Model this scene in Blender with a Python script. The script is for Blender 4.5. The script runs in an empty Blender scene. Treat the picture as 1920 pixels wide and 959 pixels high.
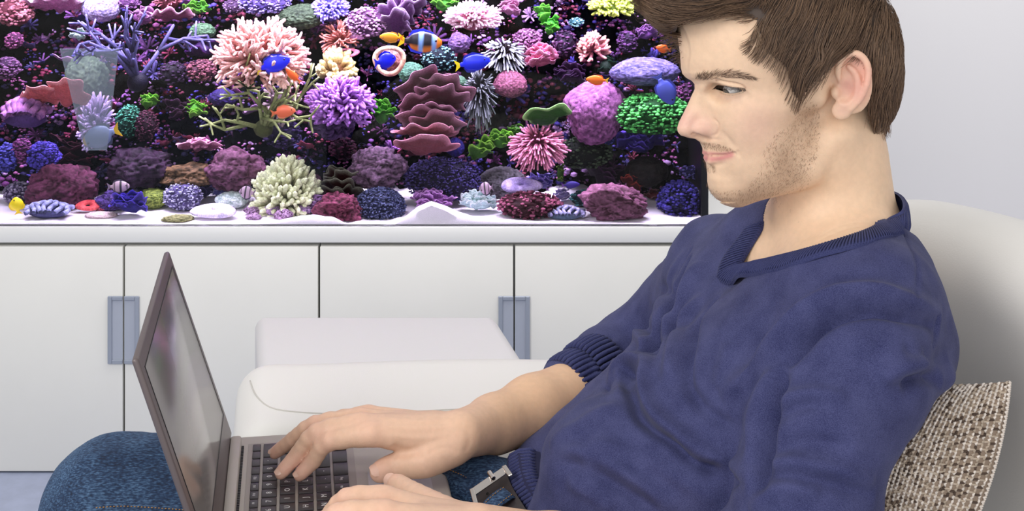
import bpy, bmesh, math, random
import numpy as np
from mathutils import Vector, Matrix, Euler
from mathutils.bvhtree import BVHTree
from mathutils import noise as mnoise

# ---------------------------------------------------------------- camera, world, lights
SC = bpy.context.scene
F, YH, CX, HC = 2680.0, -340.0, 960.0, 1.32          # focal length in px of the 1920 frame, horizon row, centre column, camera height
cam_d = bpy.data.cameras.new('camera'); cam = bpy.data.objects.new('camera', cam_d)
SC.collection.objects.link(cam)
cam.location = (0, 0, HC); cam.rotation_euler = (math.pi / 2, 0, 0)
cam_d.sensor_width = 36; cam_d.lens = F / 1920 * 36
cam_d.shift_y = -(479.5 - YH) / 1920; cam_d.clip_start = 0.05
SC.camera = cam
SC.view_settings.view_transform = 'Standard'; SC.view_settings.look = 'None'
SC.view_settings.gamma = 1; SC.view_settings.exposure = 0.06; SC.view_settings.use_curve_mapping = False
W = bpy.data.worlds.new('world'); SC.world = W; W.use_nodes = True
W.node_tree.nodes['Background'].inputs[0].default_value = (1.0, 0.985, 0.975, 1)
W.node_tree.nodes['Background'].inputs[1].default_value = 0.60

def area(name, loc, target, size, size_y, power, col=(1, 1, 1), spread=180):
    d = bpy.data.lights.new(name, 'AREA'); d.shape = 'RECTANGLE'; d.size = size; d.size_y = size_y
    d.energy = power; d.color = col; d.spread = math.radians(spread)
    o = bpy.data.objects.new(name, d); SC.collection.objects.link(o)
    o.location = loc; o.rotation_euler = (Vector(target) - Vector(loc)).to_track_quat('-Z', 'Y').to_euler()
    return o
area('softbox_light', (-1.7, 0.2, 2.35), (0.25, 1.55, 0.75), 1.3, 1.0, 33, (1, 0.985, 0.96))
area('front_light', (-0.4, -1.5, 1.7), (0.1, 2.2, 0.6), 2.6, 1.6, 30, (1, 0.99, 0.97))
area('fill_light', (2.1, -0.2, 1.5), (0.5, 2.2, 0.6), 1.4, 1.4, 6, (1, 0.98, 0.97))
area('background_light', (0.9, 2.35, 2.65), (0.7, 3.6, 0.8), 2.6, 0.7, 20, (1, 0.99, 0.98), 130)  # unseen lamp added to brighten the wall and cabinets behind
TANK_L = -1.16; TANK_R = 0.396; TANK_F = 2.885; TANK_B = 3.36
area('tank_lamp_light', (-0.38, 2.99, 1.150), (-0.38, 3.10, 0.5), 1.5, 0.22, 25, (0.84, 0.76, 1.0), 110)

# ---------------------------------------------------------------- helpers
def P(px, py, d):
    return Vector(((px - CX) * d / F, d, HC - (py - YH) * d / F))
MATS = {}
def mat(name, col, rough=0.5, metal=0.0, var=0.0, vscale=20, col2=None, bump=0.0, bscale=60, sss=0.0, sssr=(1, .35, .2),
        spec=0.5, vcol=False, coat=0.0, sheen=0.0, emit=None, estr=0, trans=0.0, detail=4, sss_scale=0.004):
    if name in MATS: return MATS[name]
    m = bpy.data.materials.new(name); m.use_nodes = True; nt = m.node_tree; b = nt.nodes['Principled BSDF']
    c = tuple(col) + (1,)
    b.inputs['Base Color'].default_value = c; b.inputs['Roughness'].default_value = rough
    b.inputs['Metallic'].default_value = metal; b.inputs['Specular IOR Level'].default_value = spec
    src = None
    if vcol:
        a = nt.nodes.new('ShaderNodeVertexColor'); a.layer_name = 'Col'; src = a.outputs[0]
    tc = nt.nodes.new('ShaderNodeTexCoord')
    if var > 0 or col2 is not None:
        n = nt.nodes.new('ShaderNodeTexNoise'); n.inputs['Scale'].default_value = vscale; n.inputs['Detail'].default_value = detail
        nt.links.new(tc.outputs['Object'], n.inputs['Vector'])
        r = nt.nodes.new('ShaderNodeValToRGB'); r.color_ramp.elements[0].position = 0.35; r.color_ramp.elements[1].position = 0.65
        nt.links.new(n.outputs['Fac'], r.inputs[0])
        if src is not None:
            r.color_ramp.elements[0].color = (1 - var, 1 - var, 1 - var, 1); r.color_ramp.elements[1].color = (1 + var,) * 3 + (1,)
            mx = nt.nodes.new('ShaderNodeMix'); mx.data_type = 'RGBA'; mx.blend_type = 'MULTIPLY'; mx.inputs[0].default_value = 1
            nt.links.new(src, mx.inputs[6]); nt.links.new(r.outputs[0], mx.inputs[7]); src = mx.outputs[2]
        else:
            c2 = col2 if col2 is not None else [max(0, x * (1 - var)) for x in col]
            r.color_ramp.elements[0].color = tuple(c2) + (1,); r.color_ramp.elements[1].color = c; src = r.outputs[0]
    if src is not None: nt.links.new(src, b.inputs['Base Color'])
    if bump > 0:
        n2 = nt.nodes.new('ShaderNodeTexNoise'); n2.inputs['Scale'].default_value = bscale; n2.inputs['Detail'].default_value = 4
        nt.links.new(tc.outputs['Object'], n2.inputs['Vector'])
        bp = nt.nodes.new('ShaderNodeBump'); bp.inputs['Strength'].default_value = bump; bp.inputs['Distance'].default_value = 0.002
        nt.links.new(n2.outputs['Fac'], bp.inputs['Height']); nt.links.new(bp.outputs[0], b.inputs['Normal'])
    if sss > 0:
        b.inputs['Subsurface Weight'].default_value = sss; b.inputs['Subsurface Radius'].default_value = sssr
        b.inputs['Subsurface Scale'].default_value = sss_scale
    if coat: b.inputs['Coat Weight'].default_value = coat; b.inputs['Coat Roughness'].default_value = 0.1
    if sheen: b.inputs['Sheen Weight'].default_value = sheen; b.inputs['Sheen Roughness'].default_value = 0.5
    if emit: b.inputs['Emission Color'].default_value = tuple(emit) + (1,); b.inputs['Emission Strength'].default_value = estr
    if trans: b.inputs['Transmission Weight'].default_value = trans
    MATS[name] = m
    return m
def S(r, g, b):      # 0-255 sRGB -> linear
    f = lambda v: (v / 255 / 12.92) if v <= 10 else ((v / 255 + 0.055) / 1.055) ** 2.4
    return (f(r), f(g), f(b))
def tag(o, label=None, cat=None, group=None, kind=None):
    if label: o['label'] = label
    if cat: o['category'] = cat
    if group: o['group'] = group
    if kind: o['kind'] = kind
    return o
def empty(name, loc, label=None, cat=None, group=None, kind=None):
    o = bpy.data.objects.new(name, None); SC.collection.objects.link(o); o.location = loc
    o.empty_display_size = 0.05
    return tag(o, label, cat, group, kind)
def link_mesh(name, me, m=None, parent=None, smooth=True):
    if m is not None:
        me.materials.clear()
        for x in (m if isinstance(m, (list, tuple)) else [m]): me.materials.append(x)
    if smooth:
        me.polygons.foreach_set('use_smooth', [True] * len(me.polygons))
    o = bpy.data.objects.new(name, me); SC.collection.objects.link(o)
    if parent is not None:
        pl = Matrix.Identity(4); q = parent
        while q is not None: pl = q.matrix_basis @ pl; q = q.parent
        # q.matrix_basis chain; meshes are given in world coordinates
        o.parent = parent; o.matrix_basis = pl.inverted()
    return o
def mesh_np(name, V, Fa, m=None, parent=None, smooth=True, col=None):
    me = bpy.data.meshes.new(name); V = np.asarray(V, dtype=np.float32)
    if isinstance(Fa, np.ndarray):
        k = Fa.shape[1]; me.vertices.add(len(V)); me.vertices.foreach_set('co', V.ravel())
        me.loops.add(Fa.size); me.loops.foreach_set('vertex_index', Fa.astype(np.int32).ravel())
        me.polygons.add(len(Fa)); me.polygons.foreach_set('loop_start', np.arange(0, Fa.size, k, dtype=np.int32))
        me.update(calc_edges=True)
    else:
        me.from_pydata([tuple(map(float, v)) for v in V], [], Fa)
    if col is not None:
        a = me.color_attributes.new('Col', 'FLOAT_COLOR', 'POINT')
        c = np.ones((len(V), 4), np.float32); c[:, :3] = col; a.data.foreach_set('color', c.ravel())
    me.validate(); me.update()
    return link_mesh(name, me, m, parent, smooth)
def bm_obj(name, bm, m=None, parent=None, smooth=True):
    me = bpy.data.meshes.new(name); bm.normal_update(); bm.to_mesh(me); bm.free()
    return link_mesh(name, me, m, parent, smooth)
def auto_sharp(o, ang=35):
    me = o.data; bm = bmesh.new(); bm.from_mesh(me)
    for e in bm.edges: e.smooth = not (len(e.link_faces) == 2 and e.calc_face_angle(0) > math.radians(ang))
    bm.to_mesh(me); bm.free(); return o
def rbox_bm(bm, c, size, r=0.003, seg=2, M=None):
    """box centred at c with bevelled edges"""
    b2 = bmesh.new(); bmesh.ops.create_cube(b2, size=1)
    for v in b2.verts: v.co = Vector((v.co.x * size[0], v.co.y * size[1], v.co.z * size[2]))
    if r > 0: bmesh.ops.bevel(b2, geom=list(b2.edges), offset=min(r, min(size) * 0.49), segments=seg, profile=0.5, affect='EDGES')
    for v in b2.verts:
        v.co += Vector(c)
        if M is not None: v.co = M @ v.co
    tmp = bpy.data.meshes.new('t'); b2.to_mesh(tmp); b2.free(); bm.from_mesh(tmp); bpy.data.meshes.remove(tmp)
def rbox(name, c, size, r, m, parent=None, seg=2, M=None, sharp=40):
    bm = bmesh.new(); rbox_bm(bm, c, size, r, seg, M); o = bm_obj(name, bm, m, parent); return auto_sharp(o, sharp)
def tube_np(pts, rad, n=8, cap=True):
    """tapered tube along pts; returns V, F (quads+tris as lists)"""
    pts = [Vector(p) for p in pts]; V = []; Fc = []
    up = Vector((0.13, 0.31, 0.94)); prev = None
    for i, p in enumerate(pts):
        t = (pts[min(i + 1, len(pts) - 1)] - pts[max(i - 1, 0)]).normalized()
        a = t.cross(up if prev is None else prev)
        if a.length < 1e-4: a = t.cross(Vector((1, 0, 0)))
        a.normalize(); b = t.cross(a).normalized(); prev = -b if prev is None else (-b)
        r = rad[i] if hasattr(rad, '__len__') else rad
        for k in range(n):
            th = 2 * math.pi * k / n; V.append(p + (a * math.cos(th) + b * math.sin(th)) * r)
    for i in range(len(pts) - 1):
        for k in range(n):
            k2 = (k + 1) % n; Fc.append((i * n + k, i * n + k2, (i + 1) * n + k2, (i + 1) * n + k))
    if cap:
        V.append(pts[0]); c0 = len(V) - 1; V.append(pts[-1]); c1 = len(V) - 1; L = (len(pts) - 1) * n
        for k in range(n):
            Fc.append((c0, (k + 1) % n, k)); Fc.append((c1, L + k, L + (k + 1) % n))
    return V, Fc
class MB:
    def __init__(s): s.V = []; s.F = []; s.C = []
    def add(s, V, Fc, col=None):
        b = len(s.V); s.V += [tuple(v) for v in V]; s.F += [tuple(i + b for i in f) for f in Fc]
        if col is not None:
            s.C += (list(col) if (hasattr(col[0], '__len__')) else [col] * len(V))
    def build(s, name, m, parent=None, smooth=True):
        return mesh_np(name, np.array(s.V), s.F, m, parent, smooth, np.array(s.C) if s.C else None)
def smoothcurve(pts, n=8):
    """Catmull-Rom through pts"""
    pts = [np.array(p, float) for p in pts]; out = []
    for i in range(len(pts) - 1):
        p0 = pts[max(i - 1, 0)]; p1 = pts[i]; p2 = pts[i + 1]; p3 = pts[min(i + 2, len(pts) - 1)]
        for k in range(n):
            t = k / n
            out.append(0.5 * ((2 * p1) + (-p0 + p2) * t + (2 * p0 - 5 * p1 + 4 * p2 - p3) * t * t + (-p0 + 3 * p1 - 3 * p2 + p3) * t ** 3))
    out.append(pts[-1]); return np.array(out)

# ---------------------------------------------------------------- implicit modelling on a grid, meshed by surface nets
def vnoise(X, sc, seed=0):
    """cheap smooth 3-D value noise in -1..1, X (N,3)"""
    q = X * sc + seed * 17.31; i = np.floor(q).astype(np.int64); f = q - i; f = f * f * (3 - 2 * f)
    def h(a, b, c):
        n = (a * 73856093) ^ (b * 19349663) ^ (c * 83492791) ^ (seed * 2654435)
        n = (n ^ (n >> 13)) * 1274126177; n = n ^ (n >> 16)
        return (n & 0xffff) / 32767.5 - 1
    r = 0
    for dx in (0, 1):
        wx = f[:, 0] if dx else 1 - f[:, 0]
        for dy in (0, 1):
            wy = f[:, 1] if dy else 1 - f[:, 1]
            for dz in (0, 1):
                wz = f[:, 2] if dz else 1 - f[:, 2]
                r = r + wx * wy * wz * h(i[:, 0] + dx, i[:, 1] + dy, i[:, 2] + dz)
    return r
class Field:
    def __init__(s, lo, hi, h):
        s.lo = np.array(lo, float); s.h = h
        s.n = np.ceil((np.array(hi, float) - s.lo) / h).astype(int) + 1
        s.ax = [s.lo[i] + h * np.arange(s.n[i]) for i in range(3)]
        s.V = np.full(s.n, 0.05, np.float32)
    def sub(s, lo, hi):
        sl = []; g = []
        for i in range(3):
            a = int(max(0, math.floor((lo[i] - s.lo[i]) / s.h))); b = int(min(s.n[i], math.ceil((hi[i] - s.lo[i]) / s.h) + 1))
            if b <= a: return None, None
            sl.append(slice(a, b)); sh = [1, 1, 1]; sh[i] = -1; g.append(s.ax[i][a:b].reshape(sh).astype(np.float32))
        return tuple(sl), g
    def op(s, lo, hi, fn, k=0.01, mode='add'):
        m = k + 3 * s.h; sl, g = s.sub([x - m for x in lo], [x + m for x in hi])
        if sl is None: return
        d = fn(*g); a = s.V[sl]
        if mode == 'sub': d = -d; sg = -1
        elif mode == 'int': sg = -1
        else: sg = 1
        a2, d2 = a * sg, d * sg
        if k > 0:
            hh = np.clip(0.5 + 0.5 * (a2 - d2) / k, 0, 1); r = a2 + (d2 - a2) * hh - k * hh * (1 - hh)
        else: r = np.minimum(a2, d2)
        s.V[sl] = r * sg
    def cap(s, a, b, ra, rb=None, k=0.01, mode='add'):
        rb = ra if rb is None else rb; a = np.array(a, float); b = np.array(b, float); R = max(ra, rb)
        ba = b - a; L2 = float(ba @ ba) + 1e-12
        def fn(x, y, z):
            t = np.clip(((x - a[0]) * ba[0] + (y - a[1]) * ba[1] + (z - a[2]) * ba[2]) / L2, 0, 1)
            return np.sqrt((x - a[0] - t * ba[0]) ** 2 + (y - a[1] - t * ba[1]) ** 2 + (z - a[2] - t * ba[2]) ** 2) - (ra + (rb - ra) * t)
        s.op(np.minimum(a, b) - R, np.maximum(a, b) + R, fn, k, mode)
    def chain(s, pts, rs, k=0.01, mode='add'):
        for i in range(len(pts) - 1): s.cap(pts[i], pts[i + 1], rs[i], rs[i + 1], k, mode)
    def ell(s, c, r, R=None, k=0.01, mode='add'):
        c = np.array(c, float); r = np.array(r, float); m = r.max()
        Rm = np.eye(3) if R is None else np.array(R)      # columns are the axes
        def fn(x, y, z):
            X, Y, Z = x - c[0], y - c[1], z - c[2]
            q = [X * Rm[0, i] + Y * Rm[1, i] + Z * Rm[2, i] for i in range(3)]
            k0 = np.sqrt(sum((q[i] / r[i]) ** 2 for i in range(3))); k1 = np.sqrt(sum((q[i] / r[i] ** 2) ** 2 for i in range(3))) + 1e-6
            return k0 * (k0 - 1) / k1
        s.op(c - m, c + m, fn, k, mode)
    def mesh(s):
        V = s.V; I = V < 0; n = V.shape
        c = [(i, j, k) for i in (0, 1) for j in (0, 1) for k in (0, 1)]
        def cs(a, o): return a[o[0]:n[0] - 1 + o[0], o[1]:n[1] - 1 + o[1], o[2]:n[2] - 1 + o[2]]
        cnt = sum(cs(I, o).astype(np.uint8) for o in c)
        act = (cnt > 0) & (cnt < 8); ijk = np.argwhere(act); N = len(ijk)
        idx = np.full(act.shape, -1, np.int32); idx[act] = np.arange(N)
        acc = np.zeros((N, 3)); w = np.zeros(N)
        vals = {o: V[ijk[:, 0] + o[0], ijk[:, 1] + o[1], ijk[:, 2] + o[2]] for o in c}
        for a in c:
            for d in range(3):
                if a[d] == 1: continue
                b = list(a); b[d] = 1; b = tuple(b); va, vb = vals[a], vals[b]; cr = (va < 0) != (vb < 0)
                t = np.where(cr, va / np.where(cr, va - vb, 1), 0)
                for e in range(3): acc[:, e] += np.where(cr, (t if e == d else a[e]), 0)
                w += cr
        P_ = s.lo + (ijk + acc / w[:, None]) * s.h
        quads = []
        for d in range(3):
            sa = [slice(0, n[i]) for i in range(3)]; sb = list(sa); sa[d] = slice(0, n[d] - 1); sb[d] = slice(1, n[d])
            A = I[tuple(sa)]; B = I[tuple(sb)]; e1, e2 = (d + 1) % 3, (d + 2) % 3
            for flip in (0, 1):
                E = np.argwhere((A & ~B) if flip == 0 else (~A & B))
                ok = (E[:, e1] > 0) & (E[:, e2] > 0) & (E[:, e1] < n[e1] - 1) & (E[:, e2] < n[e2] - 1); E = E[ok]
                q = []
                for (o1, o2) in ((-1, -1), (0, -1), (0, 0), (-1, 0)):
                    t = E.copy(); t[:, e1] += o1; t[:, e2] += o2; q.append(idx[t[:, 0], t[:, 1], t[:, 2]])
                if flip: q = q[::-1]
                quads.append(np.stack(q, 1))
        return P_, np.concatenate(quads)
def vnormals(V, Q):
    fn = np.cross(V[Q[:, 2]] - V[Q[:, 0]], V[Q[:, 3]] - V[Q[:, 1]]); N = np.zeros_like(V)
    for i in range(4): 
        for e in range(3): N[:, e] += np.bincount(Q[:, i], fn[:, e], len(V))
    return N / (np.linalg.norm(N, axis=1, keepdims=True) + 1e-12)
def relax(V, Q, it=2, lam=0.5):
    for _ in range(it):
        A = np.zeros_like(V); C = np.zeros(len(V))
        for i in range(4):
            for j in (1, 3):
                C += np.bincount(Q[:, i], minlength=len(V))
                for e in range(3): A[:, e] += np.bincount(Q[:, i], V[Q[:, (i + j) % 4], e], len(V))
        V = V + lam * (A / C[:, None] - V)
    return V
def bvh(V, Q): return BVHTree.FromPolygons([tuple(v) for v in V], [tuple(int(i) for i in q) for q in Q])
CAMV = Vector((0, 0, HC))
def cast(B, pts):
    """drop pixel points onto a surface seen from the camera place"""
    out = []
    for (x, y) in pts:
        h = B.ray_cast(CAMV, (P(x, y, 1.0) - CAMV).normalized())
        if h[0] is not None: out.append(np.array(h[0]))
    return np.array(out)
def pdist(V, poly):
    """distance of V to a 3-D polyline, with the parameter along it 0..1"""
    best = np.full(len(V), 1e9); par = np.zeros(len(V)); L = len(poly) - 1
    if L < 1: return np.linalg.norm(V - poly[0], axis=1), par
    for i in range(L):
        a, b = poly[i], poly[i + 1]; ba = b - a; t = np.clip(((V - a) @ ba) / (ba @ ba + 1e-12), 0, 1)
        d = np.linalg.norm(V - a - t[:, None] * ba, axis=1); m = d < best; best[m] = d[m]; par[m] = (i + t[m]) / L
    return best, par
def taper(p, a=0.25): return np.clip(p / a, 0, 1) ** .7 * np.clip((1 - p) / a, 0, 1) ** .7
def stroke(V, Nn, B, pts, w, h, tp=0.25, poly=None):
    """push vertices along their normals near a stroke (positive = ridge, negative = crease)"""
    poly = smoothcurve(cast(B, pts), 4) if poly is None else poly
    lo = poly.min(0) - 3 * w; hi = poly.max(0) + 3 * w; m = np.all((V > lo) & (V < hi), 1); ii = np.nonzero(m)[0]
    if len(ii) == 0: return
    d, p = pdist(V[ii], poly); g = np.exp(-(d / w) ** 2) * h * (taper(p, tp) if tp > 0 else 1)
    V[ii] += Nn[ii] * g[:, None]
# ---------------------------------------------------------------- the room
def struct(name, o): o.name = name; o['kind'] = 'structure'; return o
m_floor = mat('floor_vinyl', S(158, 166, 190), 0.45, var=0.12, vscale=30, bump=0.05)
m_wall = mat('wall_paint', S(218, 216, 218), 0.9, bump=0.03, bscale=200)
fl = struct('floor', rbox('floor', (0, 1.6, -0.02), (6.4, 4.4, 0.04), 0, m_floor))
wb = struct('wall_back', rbox('wall_back', (0, 3.63, 1.4), (6.4, 0.06, 2.8), 0, m_wall))
tr = struct('baseboard_back', rbox('baseboard_back', (1.9, 3.588, 0.04), (2.6, 0.024, 0.08), 0.003, mat('trim_paint', S(225, 225, 225), 0.5)))

# ---------------------------------------------------------------- cabinets under the tank
m_cab = mat('cabinet_white', S(229, 228, 223), 0.4, var=0.03, vscale=5)
m_carc = mat('cabinet_carcass', S(140, 142, 138), 0.6)
m_hand = mat('handle_grey', S(150, 157, 172), 0.35, metal=0.1)
m_hand2 = mat('handle_inner_grey', S(168, 174, 188), 0.4, metal=0.1)
CF = 2.88; DW = (598 - 232) * CF / F; ZT = P(0, 427, CF).z
def sx(px): return (px - CX) * CF / F
z_door_top = P(0, 463, CF).z; z_board_bot = P(0, 455.5, CF).z
def half_handle(door, xs, side):
    zc = P(0, 618.5, CF).z; hh = 127 * CF / F; wv = 28 * CF / F; x0 = xs + (0.0015 if side > 0 else -0.0015) ; x1 = x0 + side * wv
    xa, xb = sorted((x0, x1)); fr = 0.0085
    bm = bmesh.new()
    def bar(a, b, c, d): rbox_bm(bm, ((a + b) / 2, CF - 0.0025, (c + d) / 2), (b - a, 0.005, d - c), 0.0012, 1)
    z0, z1 = zc - hh / 2, zc + hh / 2
    bar(xa if side > 0 else xa + fr, xb - fr if side > 0 else xb, z0, z0 + fr); bar(xa if side > 0 else xa + fr, xb - fr if side > 0 else xb, z1 - fr, z1)
    if side > 0: bar(xb - fr, xb, z0, z1)
    else: bar(xa, xa + fr, z0, z1)
    h = auto_sharp(bm_obj('handle', bm, m_hand, door)); h['label'] = 'grey metal recessed half handle'
    rbox('handle_recess', ((xa + xb) / 2, CF - 0.0008, zc), (xb - xa, 0.0016, hh - 0.004), 0, m_hand2, door)
    return h
for k, (x0, lab) in enumerate(((-866, 'white low cabinet out past the left edge, only its rightmost door may show'),
                               (-134, 'white two-door cabinet at left under the aquarium, behind the laptop'),
                               (598, 'white two-door cabinet under right half of the aquarium, behind the pale ottoman'),)):
    if k == 0: continue
    c = empty('cabinet', (sx(x0 + 366), 3.1, 0), lab, 'cabinet', 'white cabinets under the aquarium')
    xa, xb = sx(x0), sx(x0 + 732)
    rbox('body', ((xa + xb) / 2, CF + 0.02 + 0.24, (z_board_bot + 0.006) / 2), (xb - xa - 0.001, 0.48, z_board_bot - 0.006), 0.001, m_carc, c)
    for s in (0, 1):
        da, db = sx(x0 + 366 * s), sx(x0 + 366 * (s + 1))
        gap = 0.0022
        d = rbox('door', ((da + db) / 2, CF + 0.0095, (z_door_top + 0.004) / 2), (db - da - 2 * gap, 0.019, z_door_top - 0.004), 0.0012, m_cab, c)
        half_handle(d, db if s == 0 else da, -1 if s == 0 else 1)
wt = rbox('worktop', ((TANK_L - 0.1 + 0.56) / 2, CF + 0.26, (ZT + z_board_bot) / 2), (0.56 - TANK_L + 0.1, 0.52, ZT - z_board_bot), 0.0012, mat('board_white', S(228, 228, 227), 0.4))
tag(wt, 'long white board on the cabinets, carrying the aquarium', 'worktop')
for o_ in (wt,): o_.name = 'worktop'

# ---------------------------------------------------------------- ottoman behind and sofa
m_leather = mat('white_leather', S(222, 220, 216), 0.45, bump=0.08, bscale=500, var=0.015, vscale=3)
m_seam = mat('leather_seam', S(196, 192, 186), 0.7)
def slab_pts(name, corners, z0, z1, r, m, parent):
    """prism over four ground corners, rounded"""
    bm = bmesh.new(); vs = []
    for z in (z0, z1):
        for (x, y) in corners: vs.append(bm.verts.new((x, y, z)))
    bm.faces.new(vs[:4][::-1]); bm.faces.new(vs[4:])
    for i in range(4): bm.faces.new((vs[i], vs[(i + 1) % 4], vs[4 + (i + 1) % 4], vs[4 + i]))
    bmesh.ops.recalc_face_normals(bm, faces=list(bm.faces))
    bmesh.ops.bevel(bm, geom=list(bm.edges), offset=r, segments=6, profile=0.5, affect='EDGES')
    return bm_obj(name, bm, m, parent)
q = [P(478, 590, 2.24), P(930, 588, 2.24), P(1003, 700, 2.0), P(484, 700, 2.0)]
ot = empty('ottoman', ((q[0].x + q[1].x) / 2, 2.1, 0), 'low white leather ottoman between the sofa arm and cabinets', 'ottoman')
zo = P(0, 590, 2.24).z
slab_pts('cushion', [(v.x, v.y) for v in q], 0.08, zo, 0.018, mat('ottoman_leather', S(208, 206, 207), 0.5, bump=0.06, bscale=400), ot)
for (a, b) in ((0.06, 0.03), (-0.06, 0.03), (-0.06, -0.03), (0.06, -0.03)):
    qq = q[0 if (a > 0 and b > 0) else 1 if (b > 0) else 2 if a < 0 else 3]
    rbox('leg', (qq.x + a * 0.8, qq.y - b, 0.045), (0.03, 0.03, 0.09), 0.003, mat('leg_steel', S(150, 150, 152), 0.3, metal=0.9), ot)

sofa = empty('sofa', (0.3, 1.5, 0), 'white leather sofa with curved backrest that the man sits on', 'sofa')
def cushion_block(name, lo, hi, h, r, m, parent, fn=None, it=3):
    f = Field([a - 0.02 for a in lo], [a + 0.02 for a in hi], h)
    c = (np.array(lo) + hi) / 2; s_ = (np.array(hi) - lo) / 2
    def sd(x, y, z):
        q = [np.abs(v - c[i]) - (s_[i] - r) for i, v in enumerate((x, y, z))]
        q = np.broadcast_arrays(*q)
        return np.sqrt(sum(np.maximum(a, 0) ** 2 for a in q)) + np.minimum(np.maximum(np.maximum(q[0], q[1]), q[2]), 0) - r
    f.op(lo, hi, sd, 0); V, Q = f.mesh(); V = relax(V, Q, it)
    if fn is not None: V = fn(V)
    return mesh_np(name, V, Q, m, parent)
# far armrest: padded block with a stitched seam round its top panel
AZ = 0.60
def arm_shape(V):
    V = V.copy(); top = V[:, 2] > AZ - 0.06
    V[top, 2] += 0.006 * np.cos((V[top, 0] - 0.1) * 5) + 0.0015 * vnoise(V[top], 9, 3) 
    V[:, 1] += 0.004 * vnoise(V, 7, 5)
    V[:, 0] -= .16 * (V[:, 1] - 1.67) * np.clip((.2 - V[:, 0]) / .4, 0, 1)
    return V
ax0 = P(446, 800, 1.72).x
arm = cushion_block('armrest', (ax0, 1.665, 0.13), (0.50, 1.925, AZ), 0.008, 0.045, m_leather, sofa, arm_shape)
seam = [P(468, 700, 1.80), P(476, 738, 1.75), P(500, 762, 1.715), P(550, 774, 1.70), P(640, 777, 1.695), P(760, 773, 1.70), P(870, 768, 1.705), P(1000, 764, 1.71)]
Ba = bvh(np.array([v.co for v in arm.data.vertices]), [tuple(p.vertices) for p in arm.data.polygons])
pp = smoothcurve(cast(Ba, [(470, 690), (469, 715), (480, 742), (505, 764), (550, 773), (640, 777), (760, 773), (870, 768), (1000, 763), (1200, 760)]), 6)
Vt, Ft = tube_np([Vector(p) + Ba.find_nearest(Vector(p))[1] * .0003 for p in pp], 0.0009, 6)
mb = MB(); mb.add(Vt, Ft); s_o = mb.build('seam', m_seam, sofa); s_o['label'] = 'stitched seam on the armrest top'
cushion_block('seat_cushion', (-0.22, 1.12, 0.2), (0.55, 1.66, 0.415), 0.012, 0.05, m_leather, sofa)
rbox('base_frame', (0.22, 1.5, 0.13), (0.78, 0.8, 0.1), 0.01, m_leather, sofa)
for (a, b) in ((-0.12, 1.15), (-0.12, 1.85), (0.6, 1.15), (0.6, 1.85)):
    rbox('leg', (a, b, 0.045), (0.04, 0.04, 0.09), 0.004, MATS['leg_steel'], sofa)
# backrest: a thick shell that curves round at its far end, leaning back a little
PLAN = smoothcurve([(.60, .80), (.605, 1.10), (.602, 1.40), (.572, 1.555), (.515, 1.645), (.43, 1.705), (.28, 1.76)], 4)
PTOP = np.interp(np.linspace(0, 1, len(PLAN)), [0, .15, .75, .88, 1], [.80, .868, .872, .86, .66])
def back_fn(x, y, z):
    best = np.full(np.broadcast(x, y, z).shape, 9., np.float32); top = np.full(best.shape, .8, np.float32); xx = x - .13 * (z - .80)
    for i in range(len(PLAN) - 1):
        a, b = PLAN[i], PLAN[i + 1]; d = b - a; t = np.clip(((xx - a[0]) * d[0] + (y - a[1]) * d[1]) / (d @ d), 0, 1)
        r = np.sqrt((xx - a[0] - t * d[0]) ** 2 + (y - a[1] - t * d[1]) ** 2); m = r < best; best = np.where(m, r, best); top = np.where(m, PTOP[i] + t * (PTOP[i + 1] - PTOP[i]), top)
    R = .075; dz = np.maximum(z - (top - R), (.16 + R) - z)
    return np.sqrt(np.maximum(best, 0) ** 2 * (dz > -9) * 1.0 + np.maximum(dz, 0) ** 2) - R
f = Field((.10, .70, .12), (.72, 1.88, .90), .009)
f.op((.10, .70, .12), (.72, 1.88, .90), back_fn, 0); V_, Q_ = f.mesh(); V_ = relax(V_, Q_, 8)
BACK = mesh_np('backrest', V_, Q_, m_leather, sofa)
# ---------------------------------------------------------------- the aquarium
def glass_mat():
    m = bpy.data.materials.new('tank_glass'); m.use_nodes = True; nt = m.node_tree; nt.nodes.remove(nt.nodes['Principled BSDF'])
    t = nt.nodes.new('ShaderNodeBsdfTransparent'); t.inputs[0].default_value = (.97, .98, 1, 1); g = nt.nodes.new('ShaderNodeBsdfGlossy'); g.inputs['Roughness'].default_value = .02
    fr = nt.nodes.new('ShaderNodeFresnel'); fr.inputs[0].default_value = 1.25; mx = nt.nodes.new('ShaderNodeMixShader')
    nt.links.new(fr.outputs[0], mx.inputs[0]); nt.links.new(t.outputs[0], mx.inputs[1]); nt.links.new(g.outputs[0], mx.inputs[2]); nt.links.new(mx.outputs[0], nt.nodes['Material Output'].inputs[0]); return m
m_glass = glass_mat(); m_black = mat('frame_black', S(20, 19, 22), .35); TZ0, TZ1 = ZT, 1.17
tank = empty('aquarium', ((TANK_L + TANK_R) / 2, 3.12, ZT), 'wide glass reef aquarium with a black frame, standing on the white board', 'aquarium')
TX = (TANK_L + TANK_R) / 2; TWd = TANK_R - TANK_L
p_ = rbox('glass_pane', (TX, TANK_F + .004, (TZ0 + TZ1) / 2), (TWd - .004, .006, TZ1 - TZ0 - .002), 0, m_glass, tank)
rbox('back_panel', (TX, TANK_B + .004, (TZ0 + TZ1) / 2), (TWd, .008, TZ1 - TZ0), 0, mat('tank_back_black', S(14, 12, 22), .8), tank)
rbox('side_panel', (TANK_R - .003, (TANK_F + TANK_B) / 2 + .006, (TZ0 + TZ1) / 2), (.006, TANK_B - TANK_F - .02, TZ1 - TZ0), 0, m_black, tank)
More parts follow.
